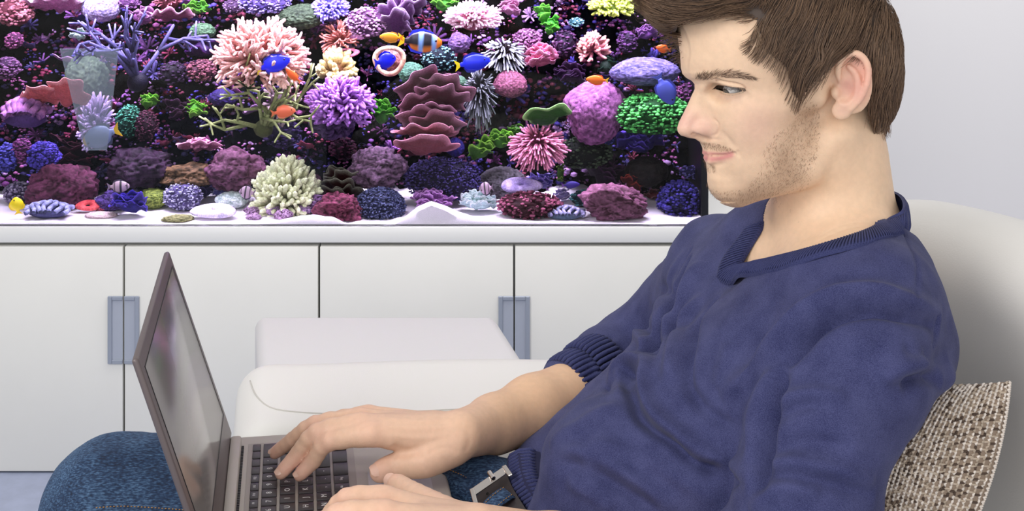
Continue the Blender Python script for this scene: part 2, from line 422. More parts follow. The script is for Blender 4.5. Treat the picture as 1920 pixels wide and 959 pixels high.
rbox('side_panel', (TANK_L + .003, (TANK_F + TANK_B) / 2 + .006, (TZ0 + TZ1) / 2), (.006, TANK_B - TANK_F - .02, TZ1 - TZ0), 0, m_black, tank)
rbox('bottom_panel', (TX, (TANK_F + TANK_B) / 2 + .006, TZ0 + .0012), (TWd, TANK_B - TANK_F - .02, .002), 0, m_black, tank)
for xx in (TANK_R - .0078, TANK_L + .0078): rbox('corner_post', (xx, TANK_F - .0015, (TZ0 + TZ1) / 2), (.0150, .009, TZ1 - TZ0), .001, m_black, tank)
rbox('hood', (TX, (TANK_F + TANK_B) / 2, TZ1 + .025), (TWd + .01, TANK_B - TANK_F + .02, .05), .004, m_black, tank)
lf = rbox('lamp_strip', (-.38, 2.99, TZ1 - .004), (1.5, .2, .008), .001, mat('lamp_diffuser', (1, 1, 1), .5, emit=(.93, .84, 1.0), estr=3), tank)
lf.location = lf.location
# ---- sand
FT = [(-200, 418), (0, 417), (100, 416), (200, 420), (300, 424), (450, 425), (520, 417), (560, 407), (592, 403.5), (625, 408), (660, 424), (700, 425), (735, 424), (765, 404), (785, 386), (808, 378), (832, 384), (860, 398), (890, 408), (930, 412), (1000, 416), (1100, 417), (1200, 420), (1330, 423)]
def sand_obj():
    nx, ny = 300, 44; xs = np.linspace(TANK_L + .008, TANK_R - .008, nx); V = []; 
    for j in range(ny):
        y = TANK_F + .009 + (TANK_B - TANK_F - .012) * (j / (ny - 1)) ** 1.25; t = (y - TANK_F) / .47
        pxs = CX + xs / y * F; fz = HC - (np.interp(pxs, *zip(*FT)) - YH) * (TANK_F + .009) / F
        base = .5005 + .05 * max(0, t - .35); w = math.exp(-((y - TANK_F - .009) / .026) ** 2)
        P3 = np.stack([xs, np.full(nx, y), np.zeros(nx)], 1)
        z = base * (1 - w) + np.maximum(fz, .4985) * w + .0014 * vnoise(P3, 45, 1) + .0006 * vnoise(P3, 150, 2)
        V.append(np.stack([xs, np.full(nx, y), z], 1))
    sk = V[0].copy(); sk[:, 2] = TZ0 + .0025; V = [sk] + V; V = np.concatenate(V); Q = []
    i = np.arange(nx - 1)
    Q = np.concatenate([np.stack([j * nx + i, j * nx + i + 1, (j + 1) * nx + i + 1, (j + 1) * nx + i], 1) for j in range(ny)])
    o = mesh_np('sand_bed', V, Q, mat('coral_sand', S(236, 226, 236), .9, var=.10, vscale=900, bump=.5, bscale=700), None, True); return tag(o, 'white coral sand covering the floor of the aquarium', 'sand', None, 'stuff')
sand_obj()
# ---- rock
def wallY(x, z):
    t = (z - .50) / .55; return 3.10 + .17 * t + 0 * x
def rock_obj():
    nx, nz = 420, 190; xs = np.linspace(TANK_L + .01, TANK_R - .01, nx); zs = np.linspace(.503, 1.12, nz); X, Z = np.meshgrid(xs, zs); Y = 3.10 + .17 * (Z - .5) / .55
    P3 = np.stack([X.ravel(), np.zeros(X.size), Z.ravel()], 1)
    d = .055 * vnoise(P3, 9, 1) + .055 * np.abs(vnoise(P3, 20, 2)) + .030 * vnoise(P3, 45, 3) + .014 * vnoise(P3, 95, 4) + .006 * vnoise(P3, 210, 5)
    Yv = np.clip(Y.ravel() + d, 2.96, TANK_B - .006); V = np.stack([X.ravel(), Yv, Z.ravel()], 1)
    V[:, 2] += .012 * vnoise(P3, 30, 8); V[:, 2] = np.maximum(V[:, 2], .503)
    n1 = vnoise(P3, 60, 11) + .6 * vnoise(P3, 160, 12); n2 = vnoise(P3, 14, 13); dk = np.array(S(26, 12, 32)); a = np.array(S(112, 52, 118)); b = np.array(S(190, 120, 190)); r_ = np.array(S(124, 44, 70)); g = np.array(S(58, 48, 108))
    w1 = np.clip(n1 * 1.6 - .1, 0, 1)[:, None]; mixc = np.where((n2 > .2)[:, None], r_, np.where((n2 < -.45)[:, None], g, a)); C = dk + (mixc - dk) * w1; w2 = np.clip(n1 * 2.2 - 1.1 + .5 * vnoise(P3, 330, 17), 0, 1)[:, None]; C = C + (b - C) * w2
    k = np.arange(nx - 1)[None] + np.arange(nz - 1)[:, None] * nx; Q = np.stack([k, k + 1, k + nx + 1, k + nx], 2).reshape(-1, 4)
    o = mesh_np('reef_rock', V, Q, mat('live_rock', (1, 1, 1), .9, vcol=True, spec=.04, bump=.6, bscale=260), None); return tag(o, 'dark purple live rock wall filling the back of the aquarium', 'rock'), bvh(V, Q)
ROCK, RB_ = rock_obj()
ROCK['kind'] = 'stuff'
m_coral = mat('coral_surface', (1, 1, 1), .6, vcol=True, bump=.6, bscale=420, var=.22, vscale=300, spec=.14, sss=0)
RC_ = random.Random(21); NR = np.random.default_rng(4)
def ico(sub):
    bm = bmesh.new(); bmesh.ops.create_icosphere(bm, subdivisions=sub, radius=1); V = np.array([v.co[:] for v in bm.verts]); Fc = np.array([[v.index for v in f.verts] for f in bm.faces]); bm.free(); return V, Fc
ICO = {k: ico(k) for k in (1, 2, 3, 4, 5)}
class TB:            # gathers triangles and quads fast
    def __init__(s): s.v = []; s.f3 = []; s.f4 = []; s.c = []; s.n = 0
    def add(s, V, Fc, C):
        V = np.asarray(V, float); s.v.append(V); Fc = np.asarray(Fc) + s.n; (s.f3 if Fc.shape[1] == 3 else s.f4).append(Fc); s.c.append(np.broadcast_to(np.asarray(C, float), V.shape)); s.n += len(V)
    def build(s, name, m, parent=None):
        V = np.concatenate(s.v); C = np.concatenate(s.c)
        if m is m_coral:            # everything grows inside the glass
            V[:, 1] = np.clip(V[:, 1], 2.9, TANK_B - .004); V[:, 0] = np.clip(V[:, 0], TANK_L + .01, TANK_R - .008); V[:, 2] = np.clip(V[:, 2], TZ0 + .004, 1.13)
        f4 = [np.concatenate(s.f4)] if s.f4 else []
        if s.f3:
            f3 = np.concatenate(s.f3)
            if not f4: return mesh_np(name, V, f3, m, parent, True, C)
            return mesh_np(name, V, [tuple(q) for q in f4[0].tolist()] + [tuple(q) for q in f3.tolist()], m, parent, True, C)
        return mesh_np(name, V, f4[0], m, parent, True, C)
TT = {}
def tube_t(n, k):
    if (n, k) not in TT:
        i = np.arange(n - 1)[:, None] * k; j = np.arange(k)[None]; j2 = (j + 1) % k; TT[(n, k)] = np.stack([i + j, i + j2, i + k + j2, i + k + j], 2).reshape(-1, 4)
    return TT[(n, k)]
def tb_tube(tb, pts, rad, cols, k=5):
    pts = np.asarray(pts, float); n = len(pts); T = np.gradient(pts, axis=0); T /= np.linalg.norm(T, axis=1, keepdims=True) + 1e-9
    u = np.cross(T, (.3, .5, .81)); u /= np.linalg.norm(u, axis=1, keepdims=True) + 1e-9; w = np.cross(T, u); a = np.arange(k) * 2 * math.pi / k; rad = np.asarray(rad)[:, None, None]
    V = pts[:, None] + rad * (np.cos(a)[None, :, None] * u[:, None] + np.sin(a)[None, :, None] * w[:, None]); C = np.repeat(np.asarray(cols), k, 0)
    tip = pts[-1] + T[-1] * float(rad[-1, 0, 0]) * .8
    V = np.concatenate([V.reshape(-1, 3), np.repeat(tip[None], k, 0)]); C = np.concatenate([C, C[-k:]]); tb.add(V, tube_t(n + 1, k), C)
def mixc(a, b, t): a = np.array(a); b = np.array(b); t = np.asarray(t)[..., None]; return a + (b - a) * t
def deep(c):
    c = np.array(c) ** 1.42; g = c.mean(); return (c * .80 + g * .20 * np.array((1.0, .82, 1.12))) * 1.02
def dome(tb, c, r, ca, cb, bump=.06, fr=3, sub=4, seed=0, ridg=0, low=.25):
    V, Fc = ICO[sub]; V = V.copy(); n = vnoise(V + seed, fr, seed % 50); n2 = vnoise(V + seed, fr * 3.1, seed % 50 + 1)
    if ridg: h = np.abs(n) * 1.6 - .5
    else: h = n * .65 + n2 * .35
    n5 = vnoise(V + seed, 17, 9); h = h + (0 if ridg else .45) * n5
    sh = 1 + bump * h + low * .5 * vnoise(V + seed, 1.4, 7); W_ = V * sh[:, None] * np.array(r) + c; tb.add(W_, Fc, mixc(ca, cb, np.clip(h * .8 + .45, 0, 1)) * (.8 + .25 * n5[:, None]))
def dirs_up(n, lo=0.05, front=True):
    out = []
    while len(out) < n:
        v = NR.normal(size=3); v /= np.linalg.norm(v)
        if v[2] < lo - .45 * (v[1] < -.3): continue
        if front and v[1] > .55: continue
        out.append(v)
    return out
def fingers(tb, c, r, ca, cb, n=60, th=.06, curl=.2, bl=.0):
    R = np.array(r)
    for v in dirs_up(n, -.1):
        L = RC_.uniform(.82, 1.06); e = c + v * R * L; s = c + v * R * .25; q = np.cross(v, NR.normal(size=3)); q /= np.linalg.norm(q) + 1e-9
        m1 = c + v * R * .62 * L + q * R.min() * curl * .4; m2 = c + v * R * .86 * L + q * R.min() * curl * .25; t = th * R.mean() * RC_.uniform(.8, 1.2)
        tb_tube(tb, [s, m1, m2, e], [t * .9, t, t, t * .75], [mixc(ca, cb, 0.), mixc(ca, cb, .15), mixc(ca, cb, .65), np.array(cb)], 5)
        if RC_.random() < .6:
            q2 = c + v * R * L * .8 + np.cross(v, q) * R.min() * .22 + v * R * .12; tb_tube(tb, [m1, (m1 + q2) / 2 + v * R * .05, q2], [t * .8, t * .8, t * .6], [mixc(ca, cb, .2), mixc(ca, cb, .6), np.array(cb)], 5)
def staghorn(tb, p, d, L, th, ca, cb, lev=3):
    d = d / np.linalg.norm(d); q = NR.normal(size=3) * .25; m = p + d * L * .5 + q * L * .12; e = p + (d + q * .25) * L
    tb_tube(tb, [p, m, e], [th, th * .86, th * .7], [mixc(ca, cb, .0 if lev > 1 else .3), mixc(ca, cb, .25), mixc(ca, cb, .5 if lev > 0 else 1.)], 6)
    if lev == 0: return
    for _ in range(2 if lev > 1 else RC_.choice((2, 3))):
        nd = d + NR.normal(size=3) * np.array((.75, .45, .6)); staghorn(tb, e if RC_.random() < .7 else m, nd, L * RC_.uniform(.6, .85), th * .76, ca, cb, lev - 1)
def plate(tb, c, rx, ry, ca, cb, tilt=(-.25, 0), wav=.10, seed=0, n=56, m=9, cup=.15, lob=5, gap=0):
    a = np.linspace(0, 2 * math.pi, n, endpoint=False); V = []; C = []
    rr0 = 1 + .14 * np.sin(a * lob + seed) + .08 * np.sin(a * (lob + 3) + seed * 2.1) 
    for side in (0, 1):
        for j in range(m + 1):
            t = j / m; rad = t * rr0; z = cup * rx * (t ** 2.2) + wav * rx * t ** 2 * np.sin(a * (lob * 1.6 // 1) + seed * 1.7) + .025 * rx * np.sin(t * 16 + a * 2); x = np.cos(a) * rad * rx; y = np.sin(a) * rad * ry
            if side: z = z - .045 * rx * (1 - .3 * t)
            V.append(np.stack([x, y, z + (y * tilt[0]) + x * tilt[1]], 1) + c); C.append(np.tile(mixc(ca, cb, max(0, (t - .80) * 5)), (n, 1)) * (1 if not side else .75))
    V = np.concatenate(V); C = np.concatenate(C); i = np.arange(n); i2 = (i + 1) % n; Q = []
    for j in range(m): Q.append(np.stack([j * n + i, j * n + i2, (j + 1) * n + i2, (j + 1) * n + i], 1))
    o = (m + 1) * n
    for j in range(m): Q.append(np.stack([o + j * n + i, o + (j + 1) * n + i, o + (j + 1) * n + i2, o + j * n + i2], 1))
    Q.append(np.stack([m * n + i, m * n + i2, o + m * n + i2, o + m * n + i], 1)); tb.add(V, np.concatenate(Q), C)
def blobs(tb, c, r, ca, cb, n=120, s=.12, sub=1, out=.95):
    V0, F0 = ICO[sub]; R = np.array(r)
    for v in dirs_up(n, -.35):
        k = s * R.min() * RC_.uniform(.6, 1.3); p = c + v * R * out * RC_.uniform(.94, 1.06); t = RC_.random(); col = mixc(ca, cb, t)
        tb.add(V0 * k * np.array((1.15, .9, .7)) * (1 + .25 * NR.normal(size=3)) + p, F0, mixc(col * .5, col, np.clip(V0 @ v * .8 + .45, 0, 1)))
def frill(tb, c, r, ca, cb, n=16, seed=0):
    R = np.array(r)
    for k in range(n):
        v = dirs_up(1, -.3)[0]; p = c + v * R * .62; rr = R.min() * RC_.uniform(.35, .6); plate(tb, p, rr * 1.2, rr, ca, cb, (RC_.uniform(-1.2, -.1), RC_.uniform(-.5, .5)), .18, seed + k, 22, 4, .3, 3)
def Dz(py, h):          # how deep in the tank a thing whose foot shows at row py stands
    return h
def coral(kind, x0, y0, x1, y1, ca, cb, label, name='coral', cat='coral', d=None, n=None, seed=None, part=True, **kw):
    x0, x1, y0, y1 = x0 - (x1 - x0) * .06, x1 + (x1 - x0) * .06, y0 - (y1 - y0) * .06, y1 + (y1 - y0) * (.05 if y1 < 350 else 0)
    seed = seed if seed is not None else int(x0 * 7 + y0 * 13) % 997; 
    if d is None:
        z_ = HC - ((y0 + y1) / 2 - YH) * 3.05 / F; d = 3.02 + .16 * max(0, (z_ - .52)) / .45
        if y1 > 365: d = min(3.10, max(2.93, (HC - .503) * F / (y1 - YH) + (y1 - y0) * .35 * 3 / F))
    cx_, cy_ = (x0 + x1) / 2, (y0 + y1) / 2; c = np.array(P(cx_, cy_, d)); rx = (x1 - x0) / 2 * d / F; rz = (y1 - y0) / 2 * d / F; ry = min((rx + rz) * .45, .05); ca, cb = deep(S(*ca)), deep(S(*cb)) * 1.02; tb = TB(); base = None
    if kind == 'dome': dome(tb, c, (rx, ry, rz), ca, cb, kw.get('bump', .12), kw.get('fr', 6), 5, seed, kw.get('ridg', 0), kw.get('low', .2))
    elif kind == 'rock':
        V, Fc = ICO[5]; n1 = vnoise(V + seed, 2.2, 3); n2 = vnoise(V + seed, 5, 4); n3 = vnoise(V + seed, 11, 5); n4 = vnoise(V + seed, 24, 6); h = .24 * n1 + .16 * np.abs(n2) - .10 * np.clip(-n3, 0, 1) * 1.6 + .05 * n4
        tb.add(V * (1 + h)[:, None] * np.array((rx, ry, rz)) + c, Fc, mixc(np.array(ca) * .55, cb, np.clip(.42 + n2 * .3 + n3 * .55 + n4 * .5, 0, 1)))
    elif kind == 'fingers':
        base = TB(); dome(base, c - np.array((0, 0, rz * .35)), (rx * .5, ry * .5, rz * .5), ca, ca, .1, 4, 2, seed)
        cc = c - np.array((0, 0, rz * .75)); fingers(tb, cc, (rx, ry * 1.3, rz * 1.75), ca, cb, n or 90, kw.get('th', .055), kw.get('curl', .25))
    elif kind == 'bush':
        base = TB(); dome(base, c, (rx * .66, ry * .66, rz * .66), ca, ca, .1, 4, 3, seed); fingers(tb, c, (rx, ry * 1.1, rz), ca, cb, n or 110, kw.get('th', .06), kw.get('curl', .2))
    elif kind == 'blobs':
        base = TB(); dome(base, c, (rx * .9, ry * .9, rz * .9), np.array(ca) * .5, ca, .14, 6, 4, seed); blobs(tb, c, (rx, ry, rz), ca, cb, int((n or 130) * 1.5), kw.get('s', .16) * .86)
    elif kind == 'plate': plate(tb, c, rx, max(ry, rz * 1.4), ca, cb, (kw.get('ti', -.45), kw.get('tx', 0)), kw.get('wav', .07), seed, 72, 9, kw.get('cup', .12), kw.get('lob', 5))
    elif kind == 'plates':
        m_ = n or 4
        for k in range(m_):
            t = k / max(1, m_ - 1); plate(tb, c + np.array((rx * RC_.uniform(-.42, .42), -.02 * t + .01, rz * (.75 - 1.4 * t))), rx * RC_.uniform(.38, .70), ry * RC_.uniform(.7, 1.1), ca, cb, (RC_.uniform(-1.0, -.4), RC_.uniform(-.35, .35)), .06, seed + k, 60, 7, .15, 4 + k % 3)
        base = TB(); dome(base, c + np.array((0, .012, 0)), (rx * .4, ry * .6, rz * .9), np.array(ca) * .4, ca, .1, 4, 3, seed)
    elif kind == 'frill':
        base = TB(); dome(base, c, (rx * .6, ry * .6, rz * .6), ca, ca, .1, 4, 3, seed); frill(tb, c, (rx, ry, rz), ca, cb, n or 16, seed)
    elif kind == 'stag':
        p = c + np.array((kw.get('ox', 0) * rx, .02, -rz * kw.get('oz', .9)))
        for k in range(n or 4): staghorn(tb, p, np.array((RC_.uniform(-1, 1), RC_.uniform(-.5, .1), kw.get('up', .9))), (rx + rz) * .42, (rx + rz) * kw.get('bt', .034), ca, cb, 3)
        base = TB(); dome(base, p, ((rx + rz) * .12,) * 3, ca, ca, .1, 3, 2, seed)
    elif kind == 'ring':
        a = np.linspace(0, 2 * math.pi, 40, endpoint=False); b = np.linspace(0, 2 * math.pi, 14, endpoint=False); th = kw.get('th', .35); V = []; 
        tlt = kw.get('ti', .6)
        for t in a:
            k = 1 + .05 * math.sin(3 * t + seed)
            for q in b:
                rad = (1 - th) + th * math.cos(q); x = rx * rad * math.cos(t) * k; yy = rad * math.sin(t) * k; h = math.sin(q) * th * rz * 1.1; V.append((x, yy * ry * (1 - tlt) - h * tlt, yy * rz * tlt + h * (1 - tlt) * .9))
        V = np.array(V) + c; i = np.arange(40)[:, None] * 14; i2 = (np.arange(40)[:, None] + 1) % 40 * 14; j = np.arange(14)[None]; j2 = (j + 1) % 14
        hh = vnoise(V, 130, seed % 9); tb.add(V, np.stack([i + j, i2 + j, i2 + j2, i + j2], 2).reshape(-1, 4), mixc(ca, cb, np.clip(hh * .6 + .5, 0, 1)))
    elif kind == 'hairy':      # soft tentacles spreading from one point
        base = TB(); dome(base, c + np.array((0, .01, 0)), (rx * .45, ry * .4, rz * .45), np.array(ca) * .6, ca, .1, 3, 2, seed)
        for v in dirs_up(n or 140, -.8):
            e = c + v * np.array((rx, ry * 1.2, rz)) * RC_.uniform(.7, 1.05) + np.array((0, 0, -rz * .15 * RC_.random())); m_ = c + v * np.array((rx, ry, rz)) * .55 + np.array((0, 0, rz * .1)); t = min(rx, rz) * .045
            tb_tube(tb, [c, m_, e], [t, t, t * .9], [np.array(ca), np.array(ca), np.array(cb)], 4)
    elif kind == 'clam':
        for k in range(7):
            t = (k - 3) / 3.3; pts = [c + np.array((rx * t * .9 + rx * .12 * math.sin(s_ * 9 + k), -ry * .9 + ry * 1.4 * s_, rz * (1 - t * t * .7) * math.sin(.35 + 2.3 * s_) - rz * .3)) for s_ in np.linspace(0, 1, 9)]
            tb_tube(tb, pts, [rz * .24] * 9, [mixc(ca, cb, (i % 2) * .6 + .2) for i in range(9)], 7)
        base = TB(); dome(base, c - np.array((0, 0, rz * .35)), (rx * .9, ry * .8, rz * .6), ca, ca, .08, 4, 3, seed)
    if base is not None:
        o = base.build(name, m_coral); ch = tb.build({'fingers': 'branches', 'bush': 'branches', 'blobs': 'polyps', 'plates': 'plates', 'frill': 'fronds', 'stag': 'branches', 'hairy': 'tentacles', 'clam': 'ridges'}[kind], m_coral, o); ch['kind'] = 'stuff'
    else: o = tb.build(name, m_coral)
    tag(o, label, cat); return o
K = coral
# ---- upper left
K('plate', 48, -4, 168, 26, (200, 130, 180), (250, 225, 245), 'pink-white frilly shelf coral at the top left of the aquarium', wav=.12, lob=7)
K('blobs', 0, 0, 60, 48, (150, 84, 96), (214, 150, 160), 'brown-pink knobbly coral in the tank\'s top left corner')
K('dome', 160, -14, 222, 38, (150, 140, 190), (206, 196, 232), 'fuzzy pale lavender ball of coral near the top left', fr=14, bump=.08)
K('stag', 182, 16, 326, 170, (40, 34, 66), (140, 136, 196), 'large dark blue branching staghorn coral at upper left', n=6, oz=.75, up=.7, d=3.0)
K('frill', 243, 16, 292, 48, (150, 90, 150), (220, 170, 212), 'small mauve frilled coral right of the lavender ball', n=12)
K('plate', 286, 14, 362, 50, (170, 90, 130), (240, 180, 210), 'pink lipped shelf coral under the top edge, left part', wav=.13)
K('bush', 290, -20, 345, 24, (110, 50, 60), (190, 120, 130), 'red-brown twiggy coral growing above the pink lipped shelf', n=50)
K('frill', 338, 4, 398, 30, (84, 150, 10), (150, 230, 20), 'lime green algae tuft at the top, left part', 'algae', 'algae', n=10)
K('dome', 358, 46, 402, 72, (60, 86, 66), (120, 160, 120), 'dull green knob of coral beside the peach finger coral', fr=8)
K('fingers', 404, 34, 572, 126, (196, 112, 92), (246, 208, 194), 'big peach and white finger coral, upper left of centre', n=230, th=.045, curl=.5, d=2.99)
K('frill', 345, 72, 420, 112, (70, 20, 96), (120, 40, 150), 'deep violet sheet coral left of the peach finger coral', n=8)
K('blobs', 352, 114, 402, 152, (110, 60, 84), (170, 110, 120), 'brown-pink clump below the violet sheet coral')
K('frill', 130, 56, 164, 76, (150, 190, 180), (226, 246, 240), 'tiny white-cyan sprig beside the grey reflection', n=8)
K('blobs', 168, 54, 192, 74, (120, 60, 130), (190, 120, 200), 'tiny violet coral right of the white sprig', n=50)
K('dome', 128, 108, 196, 182, (70, 90, 78), (120, 140, 110), 'dull green mossy mound behind the grey reflection panel', fr=10, d=3.12)
K('fingers', 150, 178, 214, 252, (110, 90, 140), (190, 170, 210), 'lilac soft coral at the foot of the grey reflection panel', n=80, d=3.08)
K('plate', 46, 162, 124, 202, (226, 110, 104), (255, 178, 176), 'salmon wavy plate coral on the left, its left leaf', wav=.10, ti=-.7, d=2.98)
K('plate', 98, 160, 162, 206, (226, 110, 104), (255, 178, 176), 'salmon cupped plate coral on the left, its right leaf', wav=.06, ti=-.9, cup=.3, lob=4, d=2.97)
K('clam', 12, 178, 86, 238, (110, 70, 140), (206, 140, 200), 'pink-violet ridged boulder coral at the left edge', d=3.0)
K('blobs', -10, 110, 36, 148, (90, 50, 96), (150, 110, 150), 'dusky purple knobbly coral on the left edge, above the salmon plates')
K('blobs', 12, 62, 42, 92, (120, 60, 110), (190, 110, 160), 'small magenta knobbly coral at upper left edge', n=70)
K('frill', 260, 178, 302, 206, (90, 160, 8), (170, 240, 30), 'lime sponge under the blue staghorn coral', 'sponge', 'sponge', n=9)
K('blobs', 220, 200, 264, 258, (26, 96, 80), (96, 190, 160), 'teal green knobbly coral below the lime sponge', n=200, s=.10)
K('blobs', 254, 210, 294, 266, (70, 34, 56), (140, 84, 110), 'maroon knobbly coral touching the teal one', n=160, s=.10)
K('frill', 350, 188, 386, 224, (100, 170, 10), (180, 250, 30), 'bright lime sponge left of the yellow-green staghorn', 'sponge', 'sponge', n=10)
K('stag', 384, 140, 512, 276, (110, 116, 60), (214, 224, 150), 'yellow-green branching staghorn coral left of centre', n=6, ox=.6, oz=.5, up=.4, d=2.98)
K('dome', 394, 168, 442, 198, (44, 26, 90), (80, 50, 140), 'dark violet ball behind the yellow-green staghorn', d=3.1)
# ---- lower left
K('blobs', -6, 272, 34, 322, (50, 40, 140), (120, 120, 230), 'blue polyp clump at the left edge, lower part', n=160)
K('blobs', 24, 262, 58, 308, (96, 40, 96), (170, 90, 160), 'wine purple polyp clump between two blue ones', n=110)
K('blobs', 55, 270, 108, 318, (54, 34, 130), (110, 90, 220), 'blue-violet polyp clump above the maroon rock', n=180)
K('rock', 62, 316, 172, 398, (84, 34, 50), (150, 84, 120), 'large maroon rock with pits, lower left on the sand', 'rock', 'rock', d=3.02)
K('blobs', 10, 344, 62, 384, (90, 70, 110), (180, 170, 190), 'grey-violet zoanthid clump behind the yellow fish')
K('clam', 52, 374, 132, 410, (110, 110, 160), (190, 196, 226), 'blue-grey folded brain coral on the sand at left')
K('ring', 144, 373, 186, 400, (200, 40, 50), (250, 120, 110), 'red doughnut coral on the sand at left', th=.42)
K('blobs', 178, 376, 208, 396, (210, 90, 120), (250, 170, 190), 'small pink-red polyps beside the red doughnut coral', n=50, s=.22)
K('rock', 184, 362, 240, 396, (76, 50, 110), (120, 90, 170), 'small purple rock behind the violet flower coral', 'rock', 'rock')
K('frill', 212, 362, 280, 408, (50, 30, 140), (110, 80, 226), 'deep violet flower-shaped coral on the sand', n=16)
K('dome', 262, 357, 314, 391, (96, 120, 20), (176, 190, 60), 'olive green mound on the sand behind the violet flower', fr=9)
K('blobs', 310, 346, 376, 396, (120, 110, 160), (214, 214, 236), 'lavender-white bumpy dome on the sand, left of the white ring', n=260, s=.09)
K('ring', 362, 378, 440, 416, (190, 180, 210), (246, 240, 246), 'whitish lumpy ring coral on the sand', th=.5, ti=.45)
K('dome', 408, 362, 462, 390, (190, 214, 206), (240, 250, 244), 'pale mint rounded blob behind the white ring', low=.3, fr=4)
K('dome', 308, 404, 362, 419, (130, 130, 80), (180, 180, 120), 'flat olive disc lying on the sand', d=2.92)
K('dome', 162, 399, 216, 409, (214, 190, 186), (236, 220, 214), 'flat pale pink disc on the sand below the red coral', d=2.94)
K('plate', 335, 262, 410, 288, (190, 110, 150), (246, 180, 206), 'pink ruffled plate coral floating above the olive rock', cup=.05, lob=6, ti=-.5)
K('blobs', 352, 260, 392, 278, (200, 120, 160), (246, 190, 214), 'raised pink centre on top of the ruffled plate coral', n=40, s=.3)
K('rock', 392, 286, 482, 352, (110, 66, 84), (160, 110, 140), 'brown-pink rounded rock left of the cream coral', 'rock', 'rock')
K('rock', 308, 312, 392, 352, (80, 66, 30), (150, 120, 80), 'olive brown rock behind the lavender dome', 'rock', 'rock')
K('rock', 212, 286, 314, 346, (40, 26, 40), (96, 66, 96), 'dark brown-purple rock, lower left', 'rock', 'rock')
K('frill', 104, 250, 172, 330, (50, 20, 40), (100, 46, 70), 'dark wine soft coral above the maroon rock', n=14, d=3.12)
K('frill', 368, 340, 404, 376, (70, 56, 120), (120, 100, 170), 'violet ruffled tuft right of the lavender dome', n=10)
K('frill', 398, 350, 434, 376, (110, 110, 180), (170, 170, 220), 'pale blue ruffled tuft behind the mint blob', n=8)
# ---- upper centre
K('blobs', 452, -16, 540, 26, (120, 100, 180), (190, 180, 236), 'lavender knobbly mound under the top edge', n=220, s=.12)
K('dome', 530, 10, 602, 52, (60, 76, 60), (110, 130, 100), 'grey-green mossy dome under the top edge', fr=12)
K('bush', 586, -14, 652, 50, (96, 86, 190), (170, 160, 240), 'violet-blue bushy coral under the top edge', n=170, th=.07)
K('blobs', 650, 18, 722, 70, (130, 80, 130), (220, 180, 214), 'mauve and white knobbly coral left of the layered round one', n=200, s=.12)
K('plates', 712, -12, 790, 56, (140, 90, 150), (226, 200, 236), 'round lilac coral built of stacked rings', n=7)
K('fingers', 604, 40, 668, 80, (150, 80, 60), (220, 150, 130), 'rusty orange stubby coral above the cream and pink one', n=70)
K('dome', 656, 60, 684, 73, (220, 150, 210), (246, 190, 236), 'small bright pink tip beside the rusty coral', low=.4)
K('fingers', 596, 88, 668, 146, (150, 110, 60), (236, 224, 150), 'cream-tipped stubby coral above the purple finger coral', n=60, th=.12, curl=.1)
K('ring', 630, 88, 672, 110, (150, 80, 100), (210, 130, 160), 'pink loop of coral on top of the cream-tipped one', th=.25)
K('ring', 702, 86, 758, 141, (190, 140, 120), (246, 220, 170), 'yellow-rimmed cup coral with a blue fish in front', th=.16, ti=.95, d=3.0)
K('dome', 712, 96, 750, 134, (150, 100, 90), (200, 150, 140), 'tan inside of the yellow-rimmed cup coral', low=0, fr=4, d=3.03)
K('fingers', 580, 146, 700, 204, (124, 66, 120), (200, 140, 226), 'large purple finger coral with pale tips, centre', n=200, th=.06, curl=.35, d=2.99)
K('rock', 586, 194, 660, 256, (70, 50, 84), (130, 100, 150), 'mauve stem rock carrying the purple finger coral', 'rock', 'rock', d=3.04)
K('fingers', 488, 146, 560, 206, (96, 76, 84), (170, 150, 150), 'grey-brown thin finger coral behind an orange fish', n=40, th=.06)
K('dome', 750, 120, 794, 153, (50, 90, 80), (120, 170, 140), 'green mossy mound right of the cup coral', fr=10)
K('dome', 824, 143, 876, 173, (50, 90, 70), (120, 160, 130), 'green mossy mound above the rose plates', fr=10)
K('blobs', 792, 88, 852, 134, (20, 50, 70), (150, 210, 210), 'dark coral dotted with pale cyan polyps', n=110, s=.10)
K('dome', 842, 64, 880, 96, (100, 70, 120), (150, 120, 170), 'mauve stub below the white-pink spiky coral', low=.3)
K('frill', 696, 192, 736, 240, (70, 150, 10), (150, 240, 30), 'lime sponge left of the rose plates', 'sponge', 'sponge', n=12)
K('plates', 716, 162, 884, 248, (130, 80, 90), (214, 160, 180), 'stack of rose-brown plate corals right of centre', n=7, d=3.0)
K('plate', 748, 234, 850, 268, (150, 84, 92), (226, 160, 176), 'rose-brown plate under the stack, upper of two', ti=-.5, d=2.98)
K('plate', 750, 262, 848, 298, (160, 90, 96), (240, 170, 186), 'rose-brown plate under the stack, lowest of all', ti=-.7, cup=.2, lob=4, d=2.97)
K('hairy', 868, 128, 930, 240, (40, 40, 50), (150, 156, 160), 'dark coral with many short grey tentacles', n=170)
K('bush', 836, 6, 938, 62, (200, 110, 140), (255, 226, 236), 'white-pink spiky coral under the top edge', n=220, th=.05, d=2.99)
K('frill', 812, -8, 856, 28, (80, 160, 10), (160, 240, 40), 'lime sponge under the top edge, centre', 'sponge', 'sponge', n=10)
